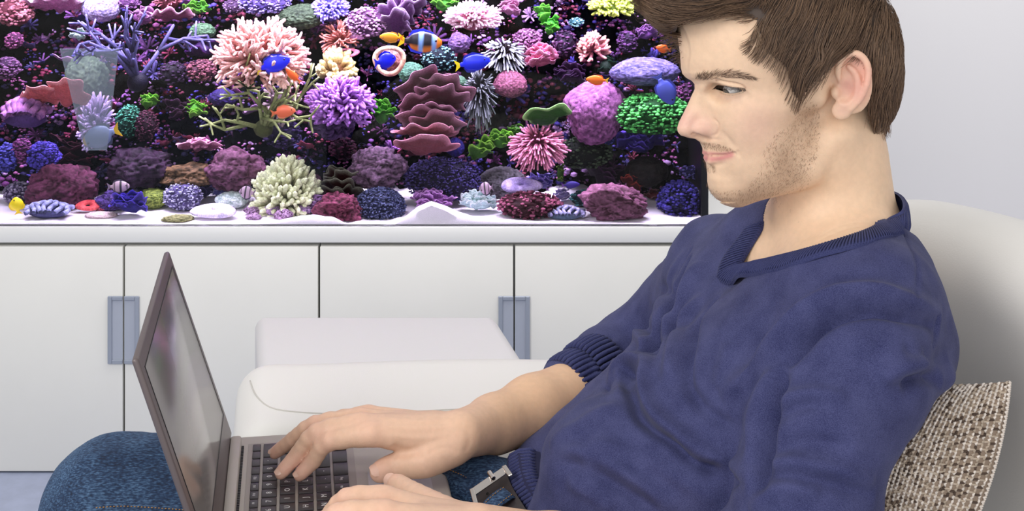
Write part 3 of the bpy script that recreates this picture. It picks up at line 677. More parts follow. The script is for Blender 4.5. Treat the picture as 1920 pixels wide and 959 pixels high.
# ---- lower centre
K('fingers', 476, 302, 598, 392, (150, 140, 80), (244, 250, 206), 'big cream and yellow finger coral standing on the sand', n=190, th=.075, curl=.15, d=2.99)
K('plates', 590, 332, 682, 388, (96, 50, 30), (160, 160, 140), 'brown thin-leaved coral right of the cream coral', n=8)
K('rock', 598, 368, 672, 420, (90, 30, 40), (170, 90, 120), 'reddish rubble beside the blue-grey dome', 'rock', 'rock')
K('blobs', 583, 368, 610, 402, (140, 96, 150), (200, 160, 210), 'lilac pebble cluster next to the red rubble', n=40, s=.28)
for a, b, c, e, l in ((556, 386, 582, 402, 'pale lilac pebble on the sand below the cream coral'), (498, 384, 522, 404, 'pale pebble at the left foot of the cream coral'), (460, 388, 488, 402, 'dark pink square pebble left of the cream coral, upper one'),
                      (464, 402, 487, 416, 'dark pink square pebble left of the cream coral, lower one'), (518, 393, 546, 416, 'spotted mauve pebble in front of the cream coral')):
    K('rock', a, b, c, e, (120, 50, 96) if 'dark' in l or 'mauve' in l else (150, 120, 180), (226, 190, 226), l, 'pebble', 'pebble')
K('blobs', 668, 356, 756, 424, (60, 70, 110), (130, 140, 176), 'smooth blue-grey dome coral at the front glass', n=700, s=.055, d=2.96)
K('rock', 664, 284, 748, 352, (76, 60, 70), (176, 140, 170), 'mushroom-shaped purple and tan rock, lower centre', 'rock', 'rock')
K('blobs', 764, 300, 894, 380, (50, 34, 80), (110, 96, 170), 'big dark purple dome coral, lower centre', n=900, s=.055, d=3.04)
K('frill', 768, 358, 862, 398, (150, 90, 160), (220, 170, 226), 'pink-lilac ruffled coral behind the sand dune', n=24)
K('frill', 856, 364, 938, 400, (190, 220, 214), (246, 255, 250), 'white frothy coral on the sand right of the dune', n=34)
K('dome', 838, 260, 868, 292, (40, 26, 110), (70, 50, 170), 'dark blue ball right of the lowest rose plate')
K('frill', 880, 262, 924, 304, (80, 130, 10), (170, 220, 30), 'lime sponge row right of the rose plates, lower left piece', 'sponge', 'sponge', n=10)
K('frill', 918, 246, 962, 284, (80, 140, 10), (170, 230, 30), 'lime sponge row right of the rose plates, middle piece', 'sponge', 'sponge', n=10)
K('frill', 952, 234, 984, 256, (70, 120, 10), (140, 200, 20), 'lime sponge row right of the rose plates, upper piece', 'sponge', 'sponge', n=7)
# ---- right part
K('frill', 938, 0, 976, 34, (190, 120, 160), (240, 190, 220), 'light pink tuft right of the spiky coral', n=12)
K('blobs', 966, 56, 1012, 90, (120, 70, 110), (200, 140, 190), 'dusky pink lumps above the pink lettuce coral')
K('frill', 982, 84, 1046, 132, (200, 110, 140), (250, 176, 206), 'pink lettuce-like coral, upper right', n=20)
K('frill', 1004, 10, 1034, 44, (90, 170, 20), (150, 240, 40), 'bright green algae strand, upper right, top piece', 'algae', 'algae', n=9)
K('frill', 1018, 32, 1046, 72, (60, 160, 10), (130, 240, 20), 'bright green algae strand, upper right, lower piece', 'algae', 'algae', n=10)
K('bush', 1106, -10, 1192, 36, (130, 150, 10), (210, 226, 60), 'yellow-lime bushy coral by the man\'s fringe', n=150, th=.09)
K('blobs', 1068, 34, 1092, 50, (60, 120, 130), (170, 230, 230), 'tiny cyan polyps left of the yellow-lime coral', n=40, s=.25)
K('fingers', 1082, 60, 1142, 98, (170, 96, 110), (240, 180, 170), 'peach flower-like coral under the yellow-lime one', n=60, th=.10)
K('hairy', 900, 72, 992, 136, (60, 50, 60), (214, 220, 226), 'dark anemone with white-tipped tentacles', n=190)
K('dome', 930, 136, 984, 182, (110, 60, 80), (190, 120, 150), 'round dusty pink mushroom coral, right of centre', fr=14, bump=.06)
K('frill', 1120, 108, 1152, 142, (30, 60, 46), (60, 110, 90), 'dark green leaf above an orange fish', 'algae', 'algae', n=5)
K('dome', 1152, 112, 1266, 158, (84, 76, 130), (160, 150, 206), 'lavender-grey shelf boulder beside the man\'s forehead', fr=18, bump=.05, d=3.02)
K('dome', 1066, 162, 1166, 258, (120, 60, 120), (200, 130, 190), 'large magenta-pink boulder coral, right part', fr=20, bump=.06, low=.35, d=3.02)
K('plate', 986, 204, 1062, 236, (60, 140, 30), (190, 250, 150), 'bright green leaf-shaped plate coral', ti=-.8, lob=3, tx=.15, d=2.99)
K('blobs', 1158, 180, 1290, 250, (20, 120, 50), (130, 250, 130), 'large bright green knobbly coral beside the man\'s nose', n=420, s=.10, d=3.0)
K('frill', 1158, 240, 1242, 294, (60, 36, 140), (120, 90, 220), 'violet lettuce coral under the bright green one', n=18)
K('frill', 1188, 50, 1232, 78, (140, 84, 160), (214, 160, 226), 'lilac tuft close to the man\'s fringe', n=12)
K('blobs', 1270, 158, 1310, 200, (96, 40, 96), (160, 90, 150), 'plum knobbly coral close to the bridge of the nose', n=90)
K('hairy', 956, 238, 1062, 316, (150, 70, 100), (250, 170, 200), 'pink bristly anemone, lower right of centre', n=300, d=2.98)
K('dome', 902, 318, 982, 374, (66, 60, 66), (140, 134, 140), 'grey brain coral behind the lilac doughnut', fr=16)
K('ring', 942, 328, 1012, 370, (160, 140, 200), (226, 210, 250), 'smooth lilac doughnut coral', th=.46, ti=.5, d=2.97)
K('frill', 992, 324, 1042, 360, (110, 96, 190), (180, 160, 236), 'lavender ruffled tuft right of the doughnut coral', n=16)
K('blobs', 938, 364, 1048, 410, (96, 26, 50), (190, 110, 140), 'wine red ridged mound on the sand at right', n=160, s=.16)
K('clam', 1026, 384, 1094, 412, (110, 130, 150), (190, 180, 216), 'grey-lilac folded coral on the sand at right')
K('blobs', 1072, 358, 1122, 388, (20, 70, 80), (110, 190, 190), 'teal chequered coral behind the grey-lilac one', n=46, s=.22)
K('frill', 1036, 354, 1074, 380, (170, 160, 210), (236, 226, 246), 'white-lilac tuft right of the wine red mound', n=9)
K('rock', 1100, 352, 1200, 414, (110, 60, 76), (176, 120, 150), 'lumpy mauve rock on the sand at right', 'rock', 'rock')
K('blobs', 1048, 260, 1144, 316, (16, 36, 30), (110, 130, 100), 'dark green polyp mat, lower right', n=200, s=.10)
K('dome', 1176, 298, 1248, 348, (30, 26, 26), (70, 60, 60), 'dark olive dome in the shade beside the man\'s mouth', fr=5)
K('frill', 1166, 330, 1214, 362, (110, 30, 10), (190, 80, 40), 'rust orange ruffle under the dark olive dome', n=9)
K('blobs', 1238, 344, 1312, 424, (30, 26, 90), (96, 84, 190), 'dark blue berry-like coral in the right corner', n=330, s=.11, d=2.98)
K('blobs', 1122, 250, 1152, 272, (50, 50, 150), (110, 120, 220), 'small blue polyps under the magenta boulder', n=50, s=.2)
K('frill', 1042, 304, 1060, 348, (80, 120, 10), (160, 200, 30), 'narrow lime strip beside the purple leaves', 'algae', 'algae', n=8)
K('frill', 1102, 306, 1172, 362, (60, 30, 66), (110, 66, 110), 'dim purple leafy coral behind the mauve rock', n=14, d=3.08)
K('frill', 1206, 356, 1252, 378, (130, 50, 60), (210, 150, 160), 'red and white scraps right of the mauve rock', n=9)
K('blobs', 1276, 312, 1312, 336, (60, 50, 120), (150, 140, 220), 'pale blue polyps by the frame\'s corner post', n=50, s=.2)
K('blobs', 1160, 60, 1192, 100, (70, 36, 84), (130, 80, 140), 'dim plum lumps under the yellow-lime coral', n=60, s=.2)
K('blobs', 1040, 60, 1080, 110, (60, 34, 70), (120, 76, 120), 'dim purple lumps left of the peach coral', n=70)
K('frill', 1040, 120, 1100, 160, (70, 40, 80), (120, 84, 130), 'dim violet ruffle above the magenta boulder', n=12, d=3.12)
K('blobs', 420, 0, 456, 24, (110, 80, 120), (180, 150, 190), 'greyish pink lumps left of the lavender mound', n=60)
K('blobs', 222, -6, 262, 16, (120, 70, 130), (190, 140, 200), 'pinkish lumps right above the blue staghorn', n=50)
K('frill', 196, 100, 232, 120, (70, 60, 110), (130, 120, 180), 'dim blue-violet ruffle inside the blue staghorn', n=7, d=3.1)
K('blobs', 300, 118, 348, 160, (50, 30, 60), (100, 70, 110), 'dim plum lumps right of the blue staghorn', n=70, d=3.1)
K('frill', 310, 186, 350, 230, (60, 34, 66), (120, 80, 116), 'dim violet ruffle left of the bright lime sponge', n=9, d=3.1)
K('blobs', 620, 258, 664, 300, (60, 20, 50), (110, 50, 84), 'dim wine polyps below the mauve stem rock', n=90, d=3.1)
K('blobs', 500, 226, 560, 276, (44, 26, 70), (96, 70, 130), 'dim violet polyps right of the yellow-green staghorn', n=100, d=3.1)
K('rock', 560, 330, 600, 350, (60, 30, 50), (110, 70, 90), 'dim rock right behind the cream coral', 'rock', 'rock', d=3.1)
# small encrusting growths all over the rock
def encrust():
    tb = TB(); V0, F0 = ICO[1]; cols = [S(170, 110, 190), S(130, 60, 130), S(200, 120, 180), S(96, 80, 180), S(150, 50, 96), S(110, 100, 160), S(80, 60, 140), S(200, 160, 210), S(180, 90, 120)]
    for k in range(2400):
        x = RC_.uniform(TANK_L + .02, TANK_R - .02); z = RC_.uniform(.515, 1.10); h = RB_.ray_cast(Vector((x, 2.9, z)), Vector((0, 1, 0)))
        if h[0] is None: continue
        c = np.array(h[0]); col = deep(RC_.choice(cols)) * RC_.uniform(.25, 1.0); m = RC_.randint(5, 16); kind = RC_.random(); sc = RC_.uniform(.7, 1.9) * (1.7 if RC_.random() < .12 else 1)
        if kind < .62:
            for _ in range(m):
                p = c + NR.normal(size=3) * np.array((.009, .004, .006)) * sc; r = RC_.uniform(.0014, .0034) * sc; tb.add(V0 * r * np.array((1.2, 1, .8)) + p, F0, col * RC_.uniform(.6, 1.4))
        elif kind < .82:
            for v in dirs_up(m, -.2):
                e = c + v * .011 * sc; tb_tube(tb, [c, c + v * .006 * sc, e], [.0016 * sc, .0014 * sc, .0012 * sc], [col * .5, col, col * 1.5], 4)
        elif k % 3 == 0: plate(tb, c - np.array((0, .008, 0)), .012 * sc, .010 * sc, col, col * 1.7, (RC_.uniform(-.9, -.3), RC_.uniform(-.4, .4)), .15, k, 20, 4, .2, 3)
    o = tb.build('encrusting_polyps', m_coral, ROCK); o['kind'] = 'stuff'
encrust()
# ---- grey see-through panel at left, added to imitate a reflection on the glass
def panel():
    m = bpy.data.materials.new('reflection_grey'); m.use_nodes = True; nt = m.node_tree; b = nt.nodes['Principled BSDF']; b.inputs['Base Color'].default_value = S(150, 160, 172) + (1,); b.inputs['Alpha'].default_value = .30; b.inputs['Roughness'].default_value = .35
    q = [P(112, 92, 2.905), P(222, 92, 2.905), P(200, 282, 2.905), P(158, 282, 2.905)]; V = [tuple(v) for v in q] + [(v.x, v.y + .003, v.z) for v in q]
    o = mesh_np('reflection_panel', np.array(V), [(0, 1, 2, 3), (7, 6, 5, 4), (0, 4, 5, 1), (1, 5, 6, 2), (2, 6, 7, 3), (3, 7, 4, 0)], m, None, False); tag(o, 'translucent grey tapering panel just inside the glass, imitating a reflection, at upper left', 'panel')
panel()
# ---- fish
def fish(px, py, d, L, Hh, ang, body, tail, label, name='fish', stripes=None, fin=None, belly=None, thin=.32, yaw=0):
    c = P(px, py, d); L = L * d / F; Hh = Hh * d / F; body = np.array(S(*body)); tail = np.array(S(*tail)); fin = np.array(S(*(fin or (int(body[0] * 0), 0, 0)))) if fin else body * .8
    M = Matrix.Translation(c) @ Matrix.Rotation(math.radians(yaw), 4, 'Z') @ Matrix.Rotation(math.radians(-ang), 4, 'Y')
    e = empty(name, c, label, 'fish'); n, k = 18, 14; V = []; C = []
    for i in range(n):
        t = i / (n - 1); x = (t - .42) * L * .86; pr = max(.02, math.sin(math.pi * min(1, (1 - t) ** .75 * 1.0)) ** .75 if t > .0 else .1); pr = max(.13 * (t < .3), (math.sin(math.pi * (t * .93 + .035))) ** .72); 
        h = Hh * .5 * pr; 
        if t < .12: h = Hh * .5 * (.16 + pr * .3)
        for j in range(k):
            a = 2 * math.pi * j / k; z = math.cos(a) * h; y = math.sin(a) * h * thin / .5 * .6; col = body
            if stripes:
                for (s0, s1, sc) in stripes:
                    if s0 <= t <= s1: col = np.array(S(*sc))
            if belly is not None and z < -.2 * Hh and not (stripes and any(s0 <= t <= s1 for s0, s1, _ in stripes)): col = np.array(S(*belly))
            V.append(M @ Vector((x, y, z))); C.append(col)
    Fc = [(i * k + j, i * k + (j + 1) % k, (i + 1) * k + (j + 1) % k, (i + 1) * k + j) for i in range(n - 1) for j in range(k)] + [tuple(range(k))[::-1], tuple((n - 1) * k + j for j in range(k))]
    mf = mat('fish_skin', (1, 1, 1), .35, vcol=True); mb = MB(); mb.add(V, Fc, C); mb.build('body', mf, e)
    def flat(nm, pts, col):
        t_ = L * .008; A = [M @ Vector((x * L, -t_, z * Hh)) for x, z in pts]; B = [M @ Vector((x * L, t_, z * Hh)) for x, z in pts]; m_ = len(pts); q = [tuple(range(m_))[::-1], tuple(range(m_, 2 * m_))] + [(i, (i + 1) % m_, m_ + (i + 1) % m_, m_ + i) for i in range(m_)]
        b = MB(); b.add(A + B, q, col); b.build(nm, mf, e, False)
    flat('tail_fin', [(-.33, .07), (-.52, .34), (-.46, 0), (-.52, -.34), (-.33, -.07)], tail)
    flat('dorsal_fin', [(-.28, .22), (-.2, .50), (.05, .62), (.28, .46), (.3, .3), (0, .44)], fin); flat('anal_fin', [(-.28, -.22), (-.2, -.50), (0, -.58), (.14, -.40), (0, -.42)], fin)
    V0, F0 = ICO[2]
    for s_ in (-1, 1):
        q = M @ Vector((L * .36, s_ * Hh * thin * .38, Hh * .10)); b = MB(); b.add([Vector(v) * Hh * .055 + q for v in V0], [tuple(f) for f in F0.tolist()], S(8, 8, 12)); b.build('eye', mf, e)
    return e
fish(512, 121, 2.94, 66, 32, 18, (10, 20, 236), (250, 220, 10), 'vivid blue tang with yellow tail, over the peach finger coral', fin=(6, 10, 150))
fish(722, 114, 2.95, 44, 30, 8, (14, 24, 230), (30, 40, 200), 'vivid blue tang in front of the yellow-rimmed cup coral', fin=(8, 10, 170), yaw=30)
fish(886, 118, 2.95, 66, 32, 10, (24, 40, 220), (240, 214, 10), 'vivid blue tang with yellow tail, right of centre', fin=(10, 16, 150))
fish(788, 78, 2.95, 82, 40, -4, (20, 14, 30), (240, 200, 10), 'black, orange and pale blue banded fish, upper centre', stripes=[(.72, .86, (130, 170, 230)), (.38, .50, (130, 170, 230)), (.86, 1, (226, 120, 20))], belly=(220, 120, 30), fin=(30, 40, 220))
fish(734, 70, 2.94, 44, 18, 176, (236, 150, 10), (230, 130, 20), 'yellow-orange fish left of the banded one', fin=(220, 140, 20))
fish(550, 142, 2.94, 38, 13, 137, (236, 90, 20), (220, 110, 60), 'small orange fish diving beside the first blue tang', fin=(226, 110, 40))
fish(531, 210, 2.94, 46, 22, 8, (240, 110, 70), (220, 110, 60), 'orange-pink fish in front of the grey-brown finger coral', fin=(236, 130, 90))
fish(1120, 150, 2.94, 42, 17, 176, (244, 110, 10), (230, 180, 40), 'bright orange fish left of the lavender shelf boulder', fin=(250, 90, 10))
fish(1244, 91, 2.94, 28, 14, 170, (236, 96, 20), (220, 90, 30), 'small orange fish close to the man\'s fringe', fin=(230, 90, 20))
fish(32, 386, 2.92, 32, 26, 100, (232, 206, 0), (226, 190, 0), 'small yellow fish near the sand at the left edge', fin=(236, 200, 0))
fish(190, 255, 2.98, 72, 42, 200, (96, 110, 140), (200, 160, 20), 'grey-blue tang with yellow mouth, below the grey reflection panel', fin=(40, 44, 70), stripes=[(.90, 1, (190, 150, 20))])
fish(1247, 168, 2.94, 62, 34, -62, (70, 80, 180), (60, 70, 160), 'dusky blue fish above the bright green coral', fin=(50, 56, 150))
BS = [(.2, .28, (20, 16, 20)), (.52, .62, (20, 16, 20)), (.84, .92, (20, 16, 20))]
fish(222, 350, 2.98, 42, 22, 2, (176, 150, 160), (120, 100, 120), 'small striped cardinalfish under the dark rock at left', stripes=BS, fin=(60, 50, 70))
fish(464, 361, 2.95, 30, 24, 172, (180, 150, 170), (120, 100, 120), 'small striped cardinalfish left of the cream coral', stripes=BS, fin=(60, 50, 70))
fish(912, 353, 2.95, 26, 24, 186, (180, 150, 170), (120, 100, 120), 'small striped cardinalfish left of the lilac doughnut', stripes=BS, fin=(60, 50, 70))
fish(1070, 347, 2.96, 34, 13, 4, (50, 30, 130), (110, 60, 150), 'small dark violet fish right of the lavender tuft', fin=(40, 20, 110))
# ---------------------------------------------------------------- the laptop
LU = Vector((-0.1508, 0.9886, 0)); LV = Vector((0.9886, 0.1508, 0)); LZ = Vector((0, 0, 1))
BZ = HC - 0.70                                   # height of the deck
L0 = P(438, 820, 1.0); L0 = Vector(((438 - CX) * 1.617 / F, 1.617, BZ))     # far hinge corner of the deck
LW, LD = 0.325, 0.229
def LM(origin): return Matrix(((LV.x, LU.x, 0, origin.x), (LV.y, LU.y, 0, origin.y), (0, 0, 1, origin.z), (0, 0, 0, 1)))
ML = LM(L0)          # local: x toward the user, y = away from camera (0 at far edge, -LW near), z up
lap = empty('laptop', L0 - LU * LW / 2 + LV * LD / 2 - Vector((0, 0, 0.016)), 'open slim metal laptop resting on the man\'s thighs', 'laptop')
m_alu = mat('laptop_aluminium', S(176, 168, 160), 0.5, metal=0.25, bump=0.02, bscale=900)
m_lid = mat('laptop_lid_brown', S(104, 94, 94), 0.42, metal=0.3)
m_key = mat('key_black', S(52, 46, 50), 0.45)
m_leg_ = mat('key_legend_white', S(225, 222, 222), 0.6)
m_scr = mat('screen_glass', S(134, 129, 126), 0.17, metal=0.25, spec=0.9)
m_dark = mat('laptop_dark_gap', S(28, 25, 27), 0.5)
bm = bmesh.new(); rbox_bm(bm, (LD / 2, -LW / 2, -0.0075), (LD, LW, 0.015), 0.003, 3, ML)
deck = auto_sharp(bm_obj('base', bm, m_alu, lap))
# recessed keyboard well edge, vent strip, hinge bar
KX0, KY1 = 0.0225, -0.0265                                  # key field starts
rbox('keyboard_well', (KX0 + 0.0525, KY1 - 0.139, 0.0001), (0.1155, 0.288, 0.0006), 0.0003, mat('well_aluminium', S(162, 153, 146), 0.5, metal=0.25), lap, M=ML)
bm = bmesh.new()
for i in range(74): rbox_bm(bm, (0.0105, -0.028 - i * 0.0037, 0.0004), (0.0042, 0.0021, 0.0012), 0, 1, ML)
v_ = bm_obj('vent_grille', bm, m_dark, lap, False); v_['kind'] = 'stuff'
rbox('hinge_cover', (0.0035, -LW / 2, 0.0035), (0.0125, LW - 0.032, 0.0115), 0.0035, m_alu, lap, M=ML)
# keys
KP = 0.0187
rows = [  # (x from the hinge, key depth, list of (width units, legend)) running from the FAR side towards the camera
    (0.0, 0.0088, [(1, ''), (1, ''), (1, ''), (1, ''), (1, 'F12'), (1, 'F11'), (1, 'F10'), (1, 'F9'), (1, 'F8'), (1, 'F7'), (1, 'F6'), (1, 'F5'), (1, 'F4'), (1, 'F3'), (1, 'F2')]),
    (0.0118, 0.0157, [(1.9, '\u2190'), (1, '\u00b4'), (1, '\u00df'), (1, '0'), (1, '9'), (1, '8'), (1, '7'), (1, '6'), (1, '5'), (1, '4'), (1, '3'), (1, '2'), (1, '1'), (0.8, '^')]),
    (0.0305, 0.0157, [(1.6, ''), (1.1, ''), (1, '+'), (1, '\u00dc'), (1, 'P'), (1, 'O'), (1, 'I'), (1, 'U'), (1, 'Z'), (1, 'T'), (1, 'R'), (1, 'E'), (1, 'W'), (0.9, '')]),
    (0.0492, 0.0157, [(1.75, ''), (1, '#'), (1, '\u00c4'), (1, '\u00d6'), (1, 'L'), (1, 'K'), (1, 'J'), (1, 'H'), (1, 'G'), (1, 'F'), (1, 'D'), (1, 'S'), (1, 'A'), (0.8, '')]),
    (0.0679, 0.0157, [(1, ''), (2.7, ''), (1, '-'), (1, '.'), (1, ','), (1, 'M'), (1, 'N'), (1, 'B'), (1, 'V'), (1, 'C'), (1, 'X'), (1, 'Y'), (1, '')]),
    (0.0866, 0.0157, [(0.8, '\u25b8'), (0.8, '\u25be'), (1.6, ''), (1.6, ''), (1, 'Strg'), (1, 'Alt'), (5.0, ''), (1, 'Alt'), (1, ''), (0.9, 'Fn')]),
]
key_cache = {}
def key_mesh(w, d):
    k = (round(w, 4), round(d, 4))
    if k not in key_cache:
        bm = bmesh.new(); rbox_bm(bm, (0, 0, 0.0009), (d, w, 0.0018), 0.0007, 2)
        me = bpy.data.meshes.new('key'); bm.to_mesh(me); bm.free(); me.materials.append(m_key)
        me.polygons.foreach_set('use_smooth', [True] * len(me.polygons)); key_cache[k] = me
    return key_cache[k]
leg_cache = {}
def legend_mesh(s, size):
    if (s, size) in leg_cache: return leg_cache[(s, size)]
    c = bpy.data.curves.new('t', 'FONT'); c.body = s; c.size = size; c.align_x = 'CENTER'; c.align_y = 'CENTER'; c.resolution_u = 2; c.extrude = 0.00003
    o = bpy.data.objects.new('t', c); SC.collection.objects.link(o)
    me = bpy.data.meshes.new_from_object(o.evaluated_get(bpy.context.evaluated_depsgraph_get()))
    me.materials.clear(); me.materials.append(m_leg_); bpy.data.objects.remove(o); leg_cache[(s, size)] = me
    return me
bpy.context.view_layer.update()
inv_lap = Matrix.Translation(-lap.location)
for (rx, kd, ks) in rows:
    y = KY1
    for (wu, lg) in ks:
        w = wu * KP - 0.0026; xc = KX0 + rx + kd / 2; yc = y - wu * KP / 2; kdd = kd
        o = bpy.data.objects.new('key', key_mesh(w, kdd)); SC.collection.objects.link(o); o.parent = lap
        o.matrix_basis = inv_lap @ ML @ Matrix.Translation((xc, yc, 0.0004))
        if lg:
            t = bpy.data.objects.new('legend', legend_mesh(lg, 0.0040 if len(lg) > 1 else 0.0085)); SC.collection.objects.link(t); t.parent = o
            t.matrix_basis = Matrix.Translation((0, 0, 0.00185)) @ Matrix.Rotation(math.pi / 2, 4, 'Z')
        y -= wu * KP
tp = rbox('touchpad', (0.178, -0.163, 0.0002), (0.066, 0.102, 0.0006), 0.0003, mat('touchpad_grey', S(180, 176, 172), 0.4, metal=0.2), lap, M=ML)
# lid: hinged at the base's edge, leaning back 18 degrees
th = math.radians(18.3); LT = 0.0065
Mh = ML @ Matrix.Translation((-0.0015, 0, 0.004)) @ Matrix.Rotation(-th, 4, 'Y')      # local z runs up the lid, x out of the screen
LH = 0.222
bm = bmesh.new(); rbox_bm(bm, (-LT / 2, -LW / 2, LH / 2), (LT, LW, LH), 0.0028, 3, Mh)
lid = auto_sharp(bm_obj('lid', bm, m_lid, lap)); lid['label'] = 'brown-grey screen lid'
sz0, sz1, sy0, sy1 = 0.030, LH - 0.015, -0.0155, -LW + 0.0155
rbox('screen', (0.0001, (sy0 + sy1) / 2, (sz0 + sz1) / 2), (0.0006, sy0 - sy1, sz1 - sz0), 0.0002, m_scr, lid, M=Mh)
bm = bmesh.new(); t_ = 0.0011
for (a, b, c, d) in ((sy1, sy0, sz1, sz1 + t_), (sy1, sy0, sz0 - t_, sz0), (sy0, sy0 + t_, sz0 - t_, sz1 + t_), (sy1 - t_, sy1, sz0 - t_, sz1 + t_)):
    rbox_bm(bm, (0.0002, (a + b) / 2, (c + d) / 2), (0.0008, b - a, d - c), 0, 1, Mh)
bm_obj('screen_gasket', bm, m_dark, lid, False)
for yy in (-0.04, -LW + 0.04):
    V1, F1 = tube_np([ML @ Vector((-0.001, yy - 0.02, 0.001)), ML @ Vector((-0.001, yy + 0.02, 0.001))], 0.0048, 14)
    mb = MB(); mb.add(V1, F1); mb.build('hinge', m_lid, lap)
# ---------------------------------------------------------------- the man: head and neck
HD = 1.5; PSI = math.radians(14)
person = empty('person', (0.12, 1.5, 0.415), 'man in navy jumper and blue jeans, reclining on the sofa and typing on the laptop', 'person')
HO = np.array(P(1460, 100, HD)); HF = np.array((-math.cos(PSI), -math.sin(PSI), 0)); HN = np.array((math.sin(PSI), -math.cos(PSI), 0))
HR = np.stack([HF, HN, (0, 0, 1)], 1)
def hp(px, py, lat=0.0):            # near-side point of the head from its place in the photograph; lat = distance from the midplane
    d = np.array(P(px, py, 1.0)) - np.array(CAMV); c = np.array(CAMV)
    t = (lat - (c - HO) @ HN) / (d @ HN); return c + d * t
def mir(p): p = np.array(p, float); return p - 2 * ((p - HO) @ HN) * HN
PROFILE = [(1268, 20), (1268, 50), (1271, 75), (1275, 100), (1276.5, 125), (1279, 138), (1286, 146), (1297, 152), (1302, 158), (1302.5, 167), (1296, 181), (1288, 199), (1281, 213), (1273, 229), (1269.5, 241), (1271, 248), (1276, 254),
           (1288, 258.5), (1303, 261), (1312, 266), (1315, 273), (1317, 279), (1317, 284), (1316.5, 288), (1320, 291.5), (1318.5, 296), (1320, 302), (1324, 308), (1325, 317), (1326, 326), (1326, 340), (1328, 352), (1333, 363), (1342, 373), (1352, 379)]
# the trunk, as two columns that lean back; shared by the skin (shrunk) and the jumper
TL = np.array((-.244, .970, 0)); 
SPINE_N = [(1120, 1010, .105), (1228, 892, .094), (1362, 768, .100), (1476, 655, .104), (1540, 560, .084), (1580, 495, .058)]      # near column
SPINE_F = [(1135, 1010, .100), (1258, 892, .084), (1400, 768, .086), (1488, 655, .090), (1542, 560, .078), (1585, 495, .058)]      # far column
OFFS = [.065, .060, .062, .070, .072, .035]
def torso_prims(f, g=0.0, k=.05):
    for sgn, sp in ((-1, SPINE_N), (1, SPINE_F)):
        f.chain([np.array(P(a, b, 1.5)) + sgn * o * TL for (a, b, r), o in zip(sp, OFFS)], [r + g for a, b, r in sp], k=k)
    f.chain([np.array(P(1612, 476, 1.49)), np.array(P(1640, 562, 1.39))], [.044 + g, .058 + g], k=.03)
    f.chain([np.array(P(1510, 462, 1.55)), np.array(P(1362, 528, 1.665))], [.046 + g, .070 + g], k=.03)
